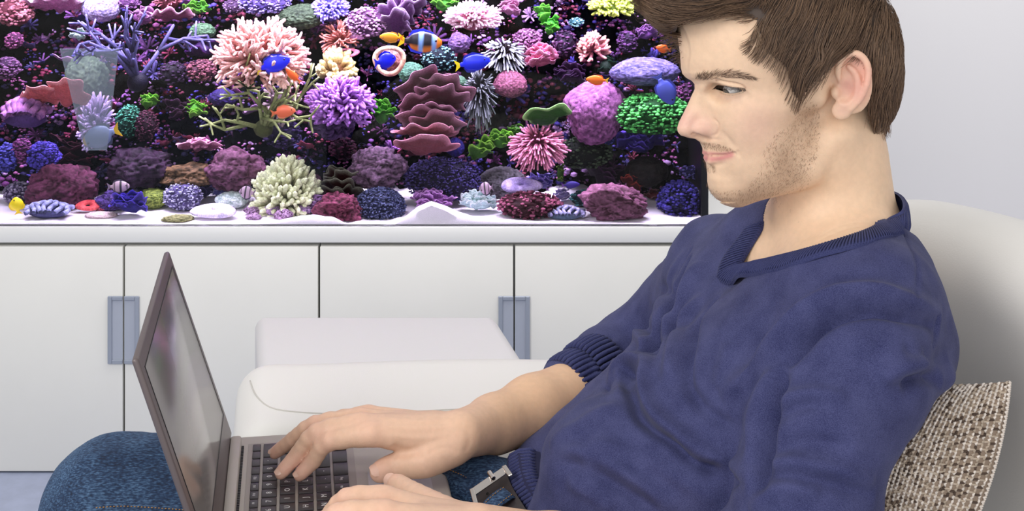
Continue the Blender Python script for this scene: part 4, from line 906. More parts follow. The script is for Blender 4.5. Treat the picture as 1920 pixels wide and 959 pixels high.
def build_head():
    f = Field((P(1200, 0, HD).x, HD - 0.135, P(0, 560, HD).z), (P(1700, 0, HD).x, HD + 0.105, P(0, -95, HD).z), 0.00135)
    def two(fn, p, *a, **k): fn(p, *a, **k); fn(mir(p), *a, **k)
    def two_cap(a, b, ra, rb, **k): f.cap(a, b, ra, rb, **k); f.cap(mir(a), mir(b), ra, rb, **k)
    def E_(c, r, k=.01, mode='add', R=None): f.ell(c, r, R=HR if R is None else R, k=k, mode=mode)
    E_(hp(1468, 66), (.100, .0745, .088), k=.0)                          # cranium
    E_(hp(1378, 88), (.0600, .0560, .058), k=.03)                        # forehead
    E_(hp(1412, 215), (.0570, .0540, .078), k=.025)                      # face mass
    E_(hp(1378, 300), (.0310, .0280, .030), k=.02)                       # mouth barrel
    E_(hp(1364, 346), (.0195, .0220, .0175), k=.016)                     # chin
    two_cap(hp(1556, 262, .0500), hp(1515, 314, .0440), .013, .0140, k=.03)  # jaw
    two_cap(hp(1515, 314, .0440), hp(1385, 356, .014), .0140, .014, k=.02)
    two(E_, hp(1450, 290, .028), (.040, .018, .030), k=.025)             # cheek flesh
    two(E_, hp(1410, 222, .037), (.026, .017, .022), k=.02)              # cheek
    two_cap(hp(1405, 198, .042), hp(1530, 185, .0600), .010, .007, k=.02)   # cheekbone
    two_cap(hp(1312, 147, .010), hp(1385, 140, .043), .0075, .0070, k=.016)  # brow ridge
    E_(hp(1321, 150), (.010, .013, .012), k=.012)                        # glabella
    two(E_, hp(1343, 172, .029), (.0110, .0130, .0090), k=.012, mode='sub')  # orbit
    f.chain([hp(1319, 160), hp(1311, 186), hp(1299, 214), hp(1292, 238)], [.0068, .0068, .0080, .0100], k=.010)
    two_cap(hp(1324, 176, .004), hp(1332, 228, .0095), .007, .0085, k=.010)
    two(E_, hp(1325, 240, .0120), (.0120, .0062, .0080), k=.004)          # wings
    f.cap(hp(1294, 249), hp(1318, 258), .0052, .0052, k=.005)             # columella
    two(E_, hp(1309, 260, .0065), (.0062, .0032, .0030), k=.0025, mode='sub')
    E_(hp(1338, 283.5), (.0105, .020, .0058), k=.006)
    two_cap(hp(1325, 289, .004), hp(1368, 293, .0235), .0034, .0014, k=.005)
    f.cap(hp(1327.5, 299, 0.007), mir(hp(1327.5, 299, 0.007)), .0048, .0048, k=.004)
    two_cap(hp(1327.5, 299, .007), hp(1368, 296, .0235), .0048, .0012, k=.005)
    E_(hp(1352, 322), (.0145, .018, .006), k=.01)
    two(E_, EYE, (.0130,) * 3, k=.007)
    for side in (0, 1):
        m_ = (lambda p: p) if side == 0 else mir
        ra = math.radians(26 if side == 0 else -26) 
        base = HR if side == 0 else np.stack([HF, -HN, (0, 0, 1)], 1)
        cr, sr = math.cos(math.radians(26)), math.sin(math.radians(26))
        ef = HF * cr - (HN if side == 0 else -HN) * sr; en = HF * sr + (HN if side == 0 else -HN) * cr
        R = np.stack([ef, en, (0, 0, 1)], 1)
        f.ell(m_(hp(1600, 156, .0740)), (.0190, .0046, .0310), R=R, k=.004)
        f.ell(m_(hp(1590, 165, .0660)), (.012, .010, .022), k=.006)
        path = smoothcurve([(1580, 160, .0725), (1572, 142, .0735), (1573, 122, .0740), (1584, 106, .0765), (1602, 100, .0800), (1619, 109, .0835), (1628, 130, .0860), (1625, 158, .0860), (1614, 184, .0830), (1597, 203, .0790)], 3)
        rr = np.interp(np.linspace(0, 1, len(path)), [0, .15, .5, .8, 1], [.002, .0029, .0034, .0030, .0026])
        f.chain([m_(hp(*q)) for q in path], rr, k=.0020)
        an = smoothcurve([(1590, 124, .0770), (1604, 138, .0795), (1608, 162, .0805), (1598, 186, .0785), (1580, 195, .0750)], 3)
        f.chain([m_(hp(*q)) for q in an], np.interp(np.linspace(0, 1, len(an)), [0, .4, 1], [.0018, .0029, .0028]), k=.003)
        f.ell(m_(hp(1577, 208, .0730)), (.0095, .0038, .0095), R=R, k=.006)
        f.ell(m_(hp(1585, 171, .0800)), (.0088, .0080, .0125), R=R, k=.0025, mode='sub')
        f.ell(m_(hp(1587, 147, .0790)), (.0050, .0040, .0050), R=R, k=.002, mode='sub')
        f.ell(m_(hp(1566, 174, .0705)), (.0040, .0040, .0058), k=.005)
    # neck
    f.chain([hp(1560, 215), hp(1562, 300), hp(1567, 380), hp(1575, 470), hp(1580, 560)], [.0485, .0530, .0560, .062, .072], k=.02)
    f.cap(hp(1520, 350), hp(1535, 470), .030, .036, k=.025)
    two_cap(hp(1580, 250, .045), hp(1525, 470, .018), .013, .012, k=.022)
    E_(hp(1480, 395), (.012, .010, .014), k=.012)
    torso_prims(f, -.0075)
    return f
EYE = hp(1378, 169, .0300)
def project(V):
    return CX + V[:, 0] / V[:, 1] * F, YH + (HC - V[:, 2]) / V[:, 1] * F
def lerp_smooth(x, xs, ys): return np.interp(x, xs, ys)
f = build_head(); HV, HQ = f.mesh(); HV = relax(HV, HQ, 2, .5)
prof = np.array(PROFILE, float)
for _it in range(3):                     # bring the midline profile to the man's own
    px, py = project(HV); lat = (HV - HO) @ HN
    rows = np.arange(15, 381); mn = np.full(len(rows), 1e9); r = np.round(py).astype(int) - 15
    ok = (r >= 0) & (r < len(rows)); np.minimum.at(mn, r[ok], px[ok])
    tgt = np.interp(rows, prof[:, 1], prof[:, 0]); dl = np.clip(tgt - mn, -14, 14)
    kk = np.exp(-np.linspace(-2, 2, 5) ** 2); dl = np.convolve(np.pad(dl, 2, 'edge'), kk / kk.sum(), 'valid')
    D = np.interp(py, rows, dl, left=dl[0], right=0); depth = px - np.interp(py, rows, mn, left=mn[0], right=2000)
    w = np.clip(1 - depth / np.where(py < 135, 150, 70), 0, 1); w = w * w * (3 - 2 * w); w *= np.where(py < 150, 1, np.clip(1 - (np.abs(lat) - .02) / .04, 0, 1))
    HV[:, 0] += D * w * HD / F
HNn = vnormals(HV, HQ); HB = bvh(HV, HQ)
def face(pts, w, h, tp=.25):
    po = cast(HB, pts)
    if len(po) < 2: return
    po = smoothcurve(po, 4); stroke(HV, HNn, HB, None, w, h, tp, po); stroke(HV, HNn, HB, None, w, h, tp, np.array([mir(q) for q in po]))
face([(1343, 151), (1354, 153.5), (1368, 156), (1384, 159), (1397, 164)], .0014, -.0026)       # crease over the upper lid
face([(1349, 178), (1362, 185), (1382, 185), (1400, 178)], .0024, -.0009)                       # under the eye
face([(1319, 291), (1334, 292), (1350, 292), (1366, 290), (1379, 286)], .0010, -.0022, .12)       # between the lips
face([(1380, 283), (1385, 288), (1384, 296)], .0022, -.0010)
face([(1336, 222), (1346, 231), (1348, 242), (1343, 252), (1333, 256)], .0013, -.0015)       # wing of the nose
face([(1352, 245), (1366, 262), (1382, 280)], .0040, -.0012)                                  # smile fold
face([(1325, 305), (1345, 310), (1362, 304)], .0028, -.0012)                                  # under the lower lip
face([(1322, 272), (1334, 276)], .0020, -.0006)
face([(1296, 252), (1304, 250.5), (1313, 252.5)], .0013, -.0028)                                  # nostril
HNn = vnormals(HV, HQ)
# ---- colour of the skin: stubble, lips, ears; shade painted into lip line, nostril, lid crease
SKIN = np.array(S(229, 196, 166)); LIP = np.array(S(204, 134, 132)); PINK = np.array(S(226, 176, 164)); STUB = np.array(S(150, 118, 94))
HC_ = np.tile(SKIN, (len(HV), 1)); hpx, hpy = project(np.array([mir(v) if (v - HO) @ HN < 0 else v for v in HV]))
def tint(polypx, w, col, a, soft=True):
    global HC_
    po = cast(HB, polypx)
    if len(po) == 0: return
    po = smoothcurve(po, 4) if len(po) > 1 else po
    for pl in (po, np.array([mir(q) for q in po])):
        d, _ = pdist(HV, pl); g = (a * np.exp(-(d / w) ** 2))[:, None]; HC_ = HC_ * (1 - g) + np.array(col) * g
def inpoly(x, y, poly):
    r = np.zeros(len(x), bool); j = len(poly) - 1
    for i in range(len(poly)):
        xi, yi = poly[i]; xj, yj = poly[j]
        r ^= ((yi > y) != (yj > y)) & (x < (xj - xi) * (y - yi) / (yj - yi + 1e-9) + xi); j = i
    return r
tint([(1280, 225), (1320, 240)], .014, PINK, .55); tint([(1420, 235)], .026, PINK, .35)
tint([(1605, 120), (1622, 140), (1612, 175)], .015, S(226, 158, 148), .6); tint([(1590, 160)], .012, S(214, 150, 140), .6); tint([(1580, 205)], .01, S(228, 176, 160), .5)
rng = np.random.default_rng(5)
st = np.zeros(len(HV))
BEARD = [(1503, 185), (1535, 190), (1540, 250), (1530, 300), (1495, 345), (1440, 372), (1390, 384), (1345, 382), (1328, 365), (1330, 352), (1355, 358), (1400, 352), (1425, 320), (1432, 280), (1455, 250), (1490, 225)]
po_b = []
for q, w_, a_ in (([(1515, 205), (1520, 240), (1512, 280), (1480, 320)], .012, .5), ([(1470, 300), (1450, 335), (1400, 362), (1345, 370)], .010, .42), ([(1500, 330), (1440, 365), (1380, 380)], .009, .35),
                   ([(1322, 270), (1340, 276), (1362, 280)], .0032, .38), ([(1334, 312), (1340, 318)], .0025, .40), ([(1490, 250), (1470, 290)], .012, .35)):
    tint(q, w_, STUB, a_)
tint([(1318, 286), (1332, 288), (1350, 289), (1372, 288)], .0019, LIP, .8)
tint([(1322, 297), (1336, 298.5), (1352, 296.5), (1370, 291)], .0034, LIP, .95)
tint([(1319, 291), (1334, 292), (1350, 292), (1366, 290), (1380, 286)], .0008, S(130, 75, 70), .75)
tint([(1300, 251), (1311, 252)], .0012, S(110, 60, 50), .8)
tint([(1349, 180), (1365, 186), (1385, 185)], .004, S(196, 160, 142), .5)
tint([(1343, 151), (1354, 153.5), (1368, 156), (1384, 159), (1397, 164)], .0010, S(150, 100, 88), .85)
tint([(1308, 148), (1330, 144), (1350, 140), (1375, 139), (1405, 145)], .0036, S(140, 108, 88), .55)
# ---- opening of the eyes: refine, cut, turn the rim inwards
OPEN_ = smoothcurve([(1338, 167), (1345, 160.5), (1356, 160.5), (1372, 163.5), (1390, 165), (1400, 168), (1389, 172.5), (1374, 176), (1360, 175), (1349, 170.5), (1338, 167)], 6)[:-1]
def finish_eyes(V, Q, C):
    me = bpy.data.meshes.new('h'); me.vertices.add(len(V)); me.vertices.foreach_set('co', V.astype(np.float32).ravel())
    me.loops.add(Q.size); me.loops.foreach_set('vertex_index', Q.astype(np.int32).ravel()); me.polygons.add(len(Q))
    me.polygons.foreach_set('loop_start', np.arange(0, Q.size, 4, dtype=np.int32)); me.update(calc_edges=True)
    a = me.color_attributes.new('Col', 'FLOAT_COLOR', 'POINT'); c = np.ones((len(V), 4), np.float32); c[:, :3] = C; a.data.foreach_set('color', c.ravel())
    bm = bmesh.new(); bm.from_mesh(me); bpy.data.meshes.remove(me)
    op = [tuple(p) for p in OPEN_]; opa = np.array(op)
    for side in (0, 1):
        ey = Vector(EYE if side == 0 else mir(EYE))
        fs = [f for f in bm.faces if (f.calc_center_median() - ey).length < .0225]
        es = list({e for f in fs for e in f.edges})
        bmesh.ops.subdivide_edges(bm, edges=es, cuts=2, use_grid_fill=True, smooth=0)
        def prj(co):
            q = np.array(co) if side == 0 else mir(co); return CX + q[0] / q[1] * F, YH + (HC - q[2]) / q[1] * F
        kill = []
        for f in bm.faces:
            c = f.calc_center_median()
            if (c - ey).length < .024:
                if (np.array(c) - HO) @ HN * (1 if side == 0 else -1) < .004: continue
                x, y = prj(c)
                if inpoly(np.array([x]), np.array([y]), op)[0]: kill.append(f)
        bmesh.ops.delete(bm, geom=kill, context='FACES')
        be = [e for e in bm.edges if e.is_boundary and (e.verts[0].co - ey).length < .024]
        for v in {v for e in be for v in e.verts}:
            x, y = prj(v.co); d = np.hypot(opa[:, 0] - x, opa[:, 1] - y); j = int(d.argmin())
            if d[j] < 4:
                dx, dy = (opa[j] - (x, y)) * v.co.y / F; v.co.x += dx; v.co.z -= dy
        r = bmesh.ops.extrude_edge_only(bm, edges=be)
        for v in [g for g in r['geom'] if isinstance(g, bmesh.types.BMVert)]: v.co += (ey - v.co).normalized() * .0022
    me = bpy.data.meshes.new('body'); bm.to_mesh(me); bm.free(); return me
head_mesh = finish_eyes(HV, HQ, HC_)
m_skin = mat('skin', S(226, 196, 172), 0.5, vcol=True, var=0.03, vscale=160, bump=0.12, bscale=900, sss=0.12, spec=0.35, sss_scale=0.006)
# eyeballs
EB = []
for side in (0, 1):
    e = EYE if side == 0 else mir(EYE); g = HF * .93 + (HN if side == 0 else HN) * .22 + np.array((0, 0, -.30)); g = Vector(g).normalized()
    bm = bmesh.new(); bmesh.ops.create_uvsphere(bm, u_segments=40, v_segments=40, radius=.0121)
    q = Vector((0, 0, 1)).rotation_difference(g); cl = bm.verts.layers.float_color.new('Col')
    for v in bm.verts:
        a = v.co.normalized().angle(Vector((0, 0, 1)))
        c = (0, 0, 0) if a < .17 else S(74, 70, 64) if a < .44 else S(34, 32, 32) if a < .53 else S(226, 220, 218)
        v[cl] = tuple(c) + (1,)
        if a < .6: v.co *= 1 + .045 * (1 - (a / .6) ** 2)
        v.co = q @ v.co + Vector(e)
    EB.append(bm_obj('eyeball', bm, mat('eye', (1, 1, 1), 0.08, vcol=True, spec=.6), None))
# brows, lashes, stubble: tapered single hairs
class Hairs:
    def __init__(s): s.p = []; s.r = []; s.c = []
    def add(s, pts, r, c): s.p.append(np.asarray(pts, float)); s.r.append(r); s.c.append(c)
    def build(s, name, m, parent, kind='stuff'):
        """every hair is a thin three-sided taper"""
        Vs, Fs, Cs = [], [], []; b = 0
        by = {}
        for p, r, c in zip(s.p, s.r, s.c): by.setdefault(len(p), []).append((p, r, c))
        for n, L in by.items():
            A = np.array([x[0] for x in L]); R = np.array([x[1] for x in L]); Cc = np.array([x[2] for x in L]); N = len(A)
            T = np.gradient(A, axis=1); T /= np.linalg.norm(T, axis=2, keepdims=True) + 1e-12
            ref = np.array((.31, .83, .46)); U = np.cross(T, ref); U /= np.linalg.norm(U, axis=2, keepdims=True) + 1e-12; Wd = np.cross(T, U)
            tp = np.linspace(0, 1, n); rr = (np.minimum(1, .55 + tp * 3) * (1 - tp ** 3) + .04)[None, :, None] * R[:, None, None]
            ring = [A + rr * (math.cos(a) * U + math.sin(a) * Wd) for a in (0, 2.094, 4.189)]
            V = np.stack(ring, 2).reshape(N, n * 3, 3)
            k = np.arange(n - 1)[:, None] * 3; j = np.arange(3)[None, :]; j2 = (j + 1) % 3
            q = np.stack([k + j, k + j2, k + 3 + j2, k + 3 + j], 2).reshape(-1, 4)
            Q = (q[None] + (np.arange(N) * n * 3)[:, None, None] + b).reshape(-1, 4); b += N * n * 3
            Vs.append(V.reshape(-1, 3)); Fs.append(Q); Cs.append(np.repeat(Cc, n * 3, 0))
        o = mesh_np(name, np.concatenate(Vs), np.concatenate(Fs), m, parent, True, np.concatenate(Cs)); o['kind'] = kind; return o
def both(H, pts, r, c): H.add(pts, r, c); H.add([mir(q) for q in pts], r, c)
m_hairs = mat('hair_brown', S(90, 68, 54), 0.42, vcol=True, spec=.4)
def onskin(x, y):
    h = HB.ray_cast(CAMV, (P(x, y, 1.0) - CAMV).normalized()); return (np.array(h[0]), np.array(h[1])) if h[0] is not None else (None, None)
rnd = random.Random(3)
brow = Hairs()
top = [(1303, 146), (1320, 139.5), (1345, 134), (1370, 132.5), (1395, 138), (1414, 146)]; bot = [(1303, 150), (1320, 151.5), (1345, 148.5), (1370, 145.5), (1395, 145.5), (1414, 148)]
for i in range(270):
    u = rnd.random() ** 1.15; v = rnd.random(); xx = 1303 + 111 * u; yt = np.interp(xx, *zip(*top)); yb = np.interp(xx, *zip(*bot)); y = yt + (yb - yt) * v
    p, n = onskin(xx, y)
    if p is None: continue
    ang = math.radians(np.interp(u, [0, .25, .6, 1], [-70, -38, -12, 16]) + (v - .5) * 34 + rnd.uniform(-9, 9)); L = rnd.uniform(8, 14)
    q, n2 = onskin(xx + L * math.cos(ang), y + L * math.sin(ang))
    if q is None or abs(q[1] - p[1]) > .02: continue
    nn = -n if n @ np.array((0, -1, 0)) < 0 else n
    both(brow, [p - nn * .0003, (p * .6 + q * .4) + nn * .0011, q + nn * .0006], rnd.uniform(.00012, .00019), np.array(S(100, 78, 64)) * rnd.uniform(.7, 1.2))
lash = Hairs()
up = OPEN_[4:28]; 
for i in range(46):
    u = i / 45; k = u * (len(up) - 1); a = up[int(k)] + (up[min(int(k) + 1, len(up) - 1)] - up[int(k)]) * (k % 1)
    p, n = onskin(a[0], a[1] - .5)
    if p is None: continue
    d = HF * np.interp(u, [0, .4, 1], [.9, .6, .15]) + HN * np.interp(u, [0, 1], [.35, .9]) + np.array((0, 0, -.62 + .2 * u)); d /= np.linalg.norm(d); L = rnd.uniform(.0060, .0088)
    both(lash, [p, p + d * L * .5 + np.array((0, 0, -.0004)), p + d * L + np.array((0, 0, .0010))], .00030, np.array(S(46, 34, 30)))
lo_ = OPEN_[34:54]
for i in range(26):
    k = i / 25 * (len(lo_) - 1); a = lo_[int(k)]; p, n = onskin(a[0], a[1] + .8)
    if p is None: continue
    d = HF * .4 + HN * .7 + np.array((0, 0, -.5)); both(lash, [p, p + d * .0016, p + d * .003], .00016, np.array(S(80, 58, 50)))
stub = Hairs()
def stubble(poly, n, L0, L1, ang, dens=None, r=.00009):
    xs = [q[0] for q in poly]; ys = [q[1] for q in poly]
    for i in range(n):
        x, y = rnd.uniform(min(xs), max(xs)), rnd.uniform(min(ys), max(ys))
        if not inpoly(np.array([x]), np.array([y]), poly)[0]: continue
        p, nn = onskin(x, y)
        if p is None: continue
        a = math.radians(ang(x, y) + rnd.uniform(-28, 28)); L = rnd.uniform(L0, L1)
        d = np.array((math.cos(a), 0, -math.sin(a))); d -= nn * (d @ nn) * .9
        both(stub, [p - nn * .0002, p + d * L * .55 + nn * L * .22, p + d * L + nn * L * .30], r * rnd.uniform(.7, 1.1), np.array(S(128, 98, 76)) * rnd.uniform(.75, 1.25))
stubble(BEARD, 3800, .0018, .0036, lambda x, y: 118 if x > 1450 else 105)
stubble([(1505, 300), (1540, 270), (1520, 350), (1440, 385), (1400, 386), (1440, 365)], 900, .0015, .003, lambda x, y: 120)
stubble([(1318, 266), (1345, 268), (1375, 278), (1378, 284), (1340, 281), (1318, 278)], 330, .0015, .0028, lambda x, y: 80)
stubble([(1326, 308), (1340, 310), (1342, 322), (1328, 322)], 60, .0015, .003, lambda x, y: 90)
# ---------------------------------------------------------------- hair
def sag_poly(poly):                  # is a point inside a side-view outline (both sides of the head)
    pa = [tuple(p) for p in poly]
    def fn(V):
        W_ = np.where(((V - HO) @ HN)[:, None] < 0, V - 2 * ((V - HO) @ HN)[:, None] * HN, V); x, y = project(W_); return inpoly(x, y, pa)
    return fn
FACE_CUT = [(1150, 400), (1150, 130), (1235, 100), (1268, 62), (1269, 50), (1288, 45), (1325, 36), (1367, 27), (1400, 29), (1420, 40), (1408, 80), (1442, 102), (1475, 127), (1484, 167), (1493, 184), (1502, 192), (1517, 167), (1548, 140), (1570, 121),
            (1578, 104), (1600, 93), (1622, 98), (1634, 120), (1633, 150), (1626, 182), (1630, 221), (1646, 267), (1650, 400)]
f = Field((P(1170, 0, HD).x, HD - 0.12, P(0, 300, HD).z), (P(1705, 0, HD).x, HD + 0.12, P(0, -135, HD).z), 0.0022)
f.ell(hp(1480, 58), (.1040, .0840, .1000), R=HR, k=0)
f.ell(hp(1590, 95), (.0440, .0800, .0760), R=HR, k=.02)
f.ell(hp(1600, 160), (.0370, .0600, .0560), R=HR, k=.02)
f.ell(hp(1470, 130, .0), (.060, .0765, .045), R=HR, k=.015)
f.ell(hp(1300, -2), (.056, .056, .0330), R=HR, k=.02)
f.ell(hp(1262, 18, -.02), (.024, .040, .020), R=HR, k=.02)
f.ell(hp(1290, 60, -.045), (.018, .018, .028), R=HR, k=.014)
GV, GQ = f.mesh(); GV = relax(GV, GQ, 1)
# cut the face side away
cf = sag_poly(FACE_CUT); cen = GV[GQ].mean(1)
latc = (cen - HO) @ HN; cpx, cpy = project(cen)
inside = cf(cen) & ~((latc < .0) & (cpx < 1330) & (cpy < 118))
GQ2 = GQ[~inside]; used = np.unique(GQ2); mp = np.full(len(GV), -1); mp[used] = np.arange(len(used)); GV2 = GV[used]; GQ2 = mp[GQ2]
GN = vnormals(GV2, GQ2); GB = bvh(GV2, GQ2)
# the base: grooved cap just under the strands
cap_V = GV2 - GN * .0016
guides = [  # side-view courses the hair follows
    [(1400, 20), (1350, 24), (1300, 34), (1250, 28), (1205, 8)], [(1380, -10), (1320, -4), (1260, 0), (1200, -12)], [(1330, 34), (1290, 40), (1245, 42), (1210, 22)],
    [(1300, 45), (1270, 52), (1240, 62), (1228, 60)], [(1440, -20), (1425, 15), (1412, 50), (1405, 80)], [(1480, -20), (1455, 30), (1430, 85)], [(1520, -30), (1495, 30), (1470, 80), (1462, 118)], [(1560, -40), (1540, 20), (1510, 90), (1495, 130), (1488, 180)],
    [(1600, -40), (1580, 20), (1555, 80), (1520, 140), (1500, 188)], [(1640, -30), (1625, 30), (1600, 80), (1570, 112)], [(1660, -20), (1655, 40), (1645, 100), (1636, 160)], [(1678, 0), (1680, 60), (1672, 130), (1655, 190), (1645, 250)], [(1640, 140), (1640, 200), (1645, 260)]]
gp, gd = [], []
for g in guides:
    po = []
    for (x, y) in g:
        h = GB.ray_cast(CAMV, (P(x, y, 1.0) - CAMV).normalized())
        if h[0] is not None: po.append(np.array(h[0]))
    if len(po) < 2: continue
    po = smoothcurve(po, 5)
    for a, b in zip(po[:-1], po[1:]):
        d = b - a; d /= np.linalg.norm(d) + 1e-9; gp.append(a); gd.append(d); gp.append(mir(a)); dm = d - 2 * (d @ HN) * HN; gd.append(dm)
# crown, running back to front
for a, d in ((hp(1480, -60), HF), (hp(1400, -50), HF), (hp(1600, -45), HF * .2 - np.array((0, 0, .9))), (hp(1670, 20), np.array((0, 0, -1.)))): gp.append(a); gd.append(np.array(d) / np.linalg.norm(d))
gp = np.array(gp); gd = np.array(gd)
def flow(X):
    d2 = ((X[:, None] - gp[None]) ** 2).sum(2); w = 1 / (d2 + 2e-5) ** 2; D = (w[:, :, None] * gd[None]).sum(1); return D / (np.linalg.norm(D, axis=1, keepdims=True) + 1e-9)
rg = np.random.default_rng(11)
def grow(n, steps, ds, seedsel=None, jit=.12, lift=.0035):
    tri = GV2[GQ2]; ar = np.linalg.norm(np.cross(tri[:, 2] - tri[:, 0], tri[:, 3] - tri[:, 1]), axis=1)
    c = tri.mean(1); wgt = ar * np.where((c - HO) @ HN > -.02, 1.0, .30)
    if seedsel is not None: wgt = wgt * seedsel(c)
    wgt = wgt * (1 + 2.5 * np.exp(-(np.linalg.norm(c - hp(1415, 30, .05), axis=1) / .02) ** 2)); fi = rg.choice(len(GQ2), n, p=wgt / wgt.sum()); uv = rg.random((n, 2, 1)); T = tri[fi]
    X = (T[:, 0] * (1 - uv[:, 0]) + T[:, 1] * uv[:, 0]) * (1 - uv[:, 1]) + (T[:, 3] * (1 - uv[:, 0]) + T[:, 2] * uv[:, 0]) * uv[:, 1]
    path = [X - GN[GQ2[fi, 0]] * .002]; base = X.copy(); cl = vnoise(X, 70, 2)[:, None]; J = rg.normal(0, jit, (n, 3)); scale = rg.uniform(.7, 1.25, (n, 1))
    hgt = rg.uniform(.2, 1, n) * lift; over = np.zeros(n)
    for s_ in range(steps):
        D = flow(base) + J + .22 * np.stack([vnoise(base, 55, 4), vnoise(base, 55, 5), vnoise(base, 55, 6)], 1)
        D /= np.linalg.norm(D, axis=1, keepdims=True); live = (over < .0075)[:, None]; base = base + D * ds * scale * np.where(live, 1, .12); out = np.empty_like(base)
        for i in range(n):
            r = GB.find_nearest(Vector(base[i]))
            q = np.array(r[0]); nn = np.array(r[1]); off = base[i] - q
            over[i] = math.sqrt(off @ off)
            if off @ off > 1e-6 * 9: out[i] = base[i]          # past the hairline the tip hangs free
            else: base[i] = q; out[i] = q
            out[i] = out[i] + nn * hgt[i] * math.sin(math.pi * min(1, (s_ + 1) / steps * .75))
        path.append(out)
    return np.stack(path, 1), fi
def build_hair():
    H = Hairs(); A, fi = grow(10500, 5, .0068, jit=.07)
    tone = vnoise(A[:, 0], 120, 7) * .22 + rg.normal(0, .22, len(A))
    base = np.array(S(112, 88, 70)); hi = np.array(S(164, 132, 104)); dk = np.array(S(62, 46, 38))
    for a, t in zip(A, tone):
        c = base + (hi - base) * max(0, t) * 1.4 + (dk - base) * max(0, -t) * 1.4; H.add(a, rg.uniform(.00017, .00032), np.clip(c, .01, 1))
    return H
# ---------------------------------------------------------------- arms and hands
def Kz(px, py, z): return np.array(P(px, py, (HC - z) * F / (py - YH)))
RH = dict(wrist=Kz(866, 815, .664),
    fingers=[  # MCP, PIP, DIP, tip and radii, index first
        ([Kz(697, 815, .676), Kz(617, 829, .668), Kz(588, 864, .646), Kz(565, 888, .6335)], (.0108, .0088, .0078, .0066)),
        ([Kz(676, 797, .680), Kz(594, 812, .672), Kz(558, 853, .648), Kz(530, 884, .6335)], (.0108, .0090, .0080, .0068)),
        ([Kz(676, 787, .674), Kz(590, 797, .669), Kz(548, 826, .650), Kz(518, 848, .6345)], (.0104, .0085, .0075, .0064)),
        ([Kz(690, 780, .664), Kz(620, 790, .660), Kz(578, 812, .646), Kz(548, 832, .635)], (.0096, .0076, .0066, .0058))],
    thumb=([Kz(846, 842, .655), Kz(797, 866, .648), Kz(745, 873, .642), Kz(711, 886, .638)], (.0175, .0150, .0112, .0100)))
LHd = dict(wrist=Kz(900, 1000, .668),
    fingers=[
        ([Kz(722, 938, .684), Kz(650, 937, .682), Kz(612, 975, .656), Kz(590, 1005, .637)], (.0110, .0092, .0080, .0068)),
        ([Kz(722, 965, .690), Kz(632, 966, .690), Kz(590, 1005, .660), Kz(572, 1035, .637)], (.0110, .0093, .0080, .0068)),
        ([Kz(735, 1000, .686), Kz(652, 1000, .684), Kz(612, 1040, .656), Kz(594, 1066, .637)], (.0105, .0088, .0076, .0064)),
        ([Kz(752, 1035, .678), Kz(684, 1040, .672), Kz(650, 1066, .652), Kz(634, 1088, .637)], (.0096, .0078, .0068, .0058))],
    thumb=([Kz(868, 985, .664), Kz(810, 953, .664), Kz(768, 925, .660), Kz(741, 908, .655)], (.0175, .0140, .0105, .0094)))
def arm_mesh(H, arm, arm_r, lo, hi, h=.0013):
    f = Field(lo, hi, h); w = H['wrist']
    f.chain([np.array(a) for a in arm] + [w], list(arm_r) + [.0245], k=.012)
    mc = [g[0][0] for g in H['fingers']]
    for i, (pts, r) in enumerate(H['fingers']):
        a = w + (mc[i] - w) * .12 + (mc[i] - mc[1]) * .25
        f.cap(a, pts[0], .0155, r[0] + .001, k=.012)
        if i: f.cap((mc[i - 1] + mc[i]) / 2 + (w - mc[i]) * .25 - np.array((0, 0, .004)), w + (mc[i] - w) * .3, .010, .013, k=.012)
    tp, tr = H['thumb']
    f.cap(tp[0], mc[0] + (w - mc[0]) * .45 - np.array((0, 0, .008)), .015, .011, k=.016)
    # fingers, kept apart from one another
    for pts, r in H['fingers']:
        g = Field(lo, hi, h); 
        q = smoothcurve(pts, 3); rr = np.interp(np.linspace(0, 3, len(q)), range(4), r)
        rr = rr + .0006 * np.exp(-((np.linspace(0, 3, len(q)) - 1) / .25) ** 2) + .0004 * np.exp(-((np.linspace(0, 3, len(q)) - 2) / .2) ** 2)
        dirn = pts[3] - pts[2]; dirn /= np.linalg.norm(dirn)
        for i in range(len(q) - 1): f.cap(q[i], q[i + 1], rr[i], rr[i + 1], k=.0022 if i > 2 else .006)
        f.cap(pts[3], pts[3] + dirn * .003, r[3], r[3] * .92, k=.002)
    q = smoothcurve(tp, 3); rr = np.interp(np.linspace(0, 3, len(q)), range(4), tr); f.chain(q, rr, k=.005)
    V, Q = f.mesh(); return relax(V, Q, 2), Q
ARM_R = [P(1190, 700, 1.74), P(1110, 735, 1.695), P(1000, 772, 1.630), P(925, 796, 1.580)]
RV, RQ = arm_mesh(RH, ARM_R, (.044, .0435, .0380, .0295), (-.262, 1.455, .61), (.17, 1.79, .745), .00145)
ARM_L = [P(1480, 1090, 1.29), P(1250, 1080, 1.31), P(1040, 1040, 1.335)]
LVv, LQ = arm_mesh(LHd, ARM_L, (.046, .044, .034), (-.225, 1.20, .58), (.34, 1.47, .73), .0021)
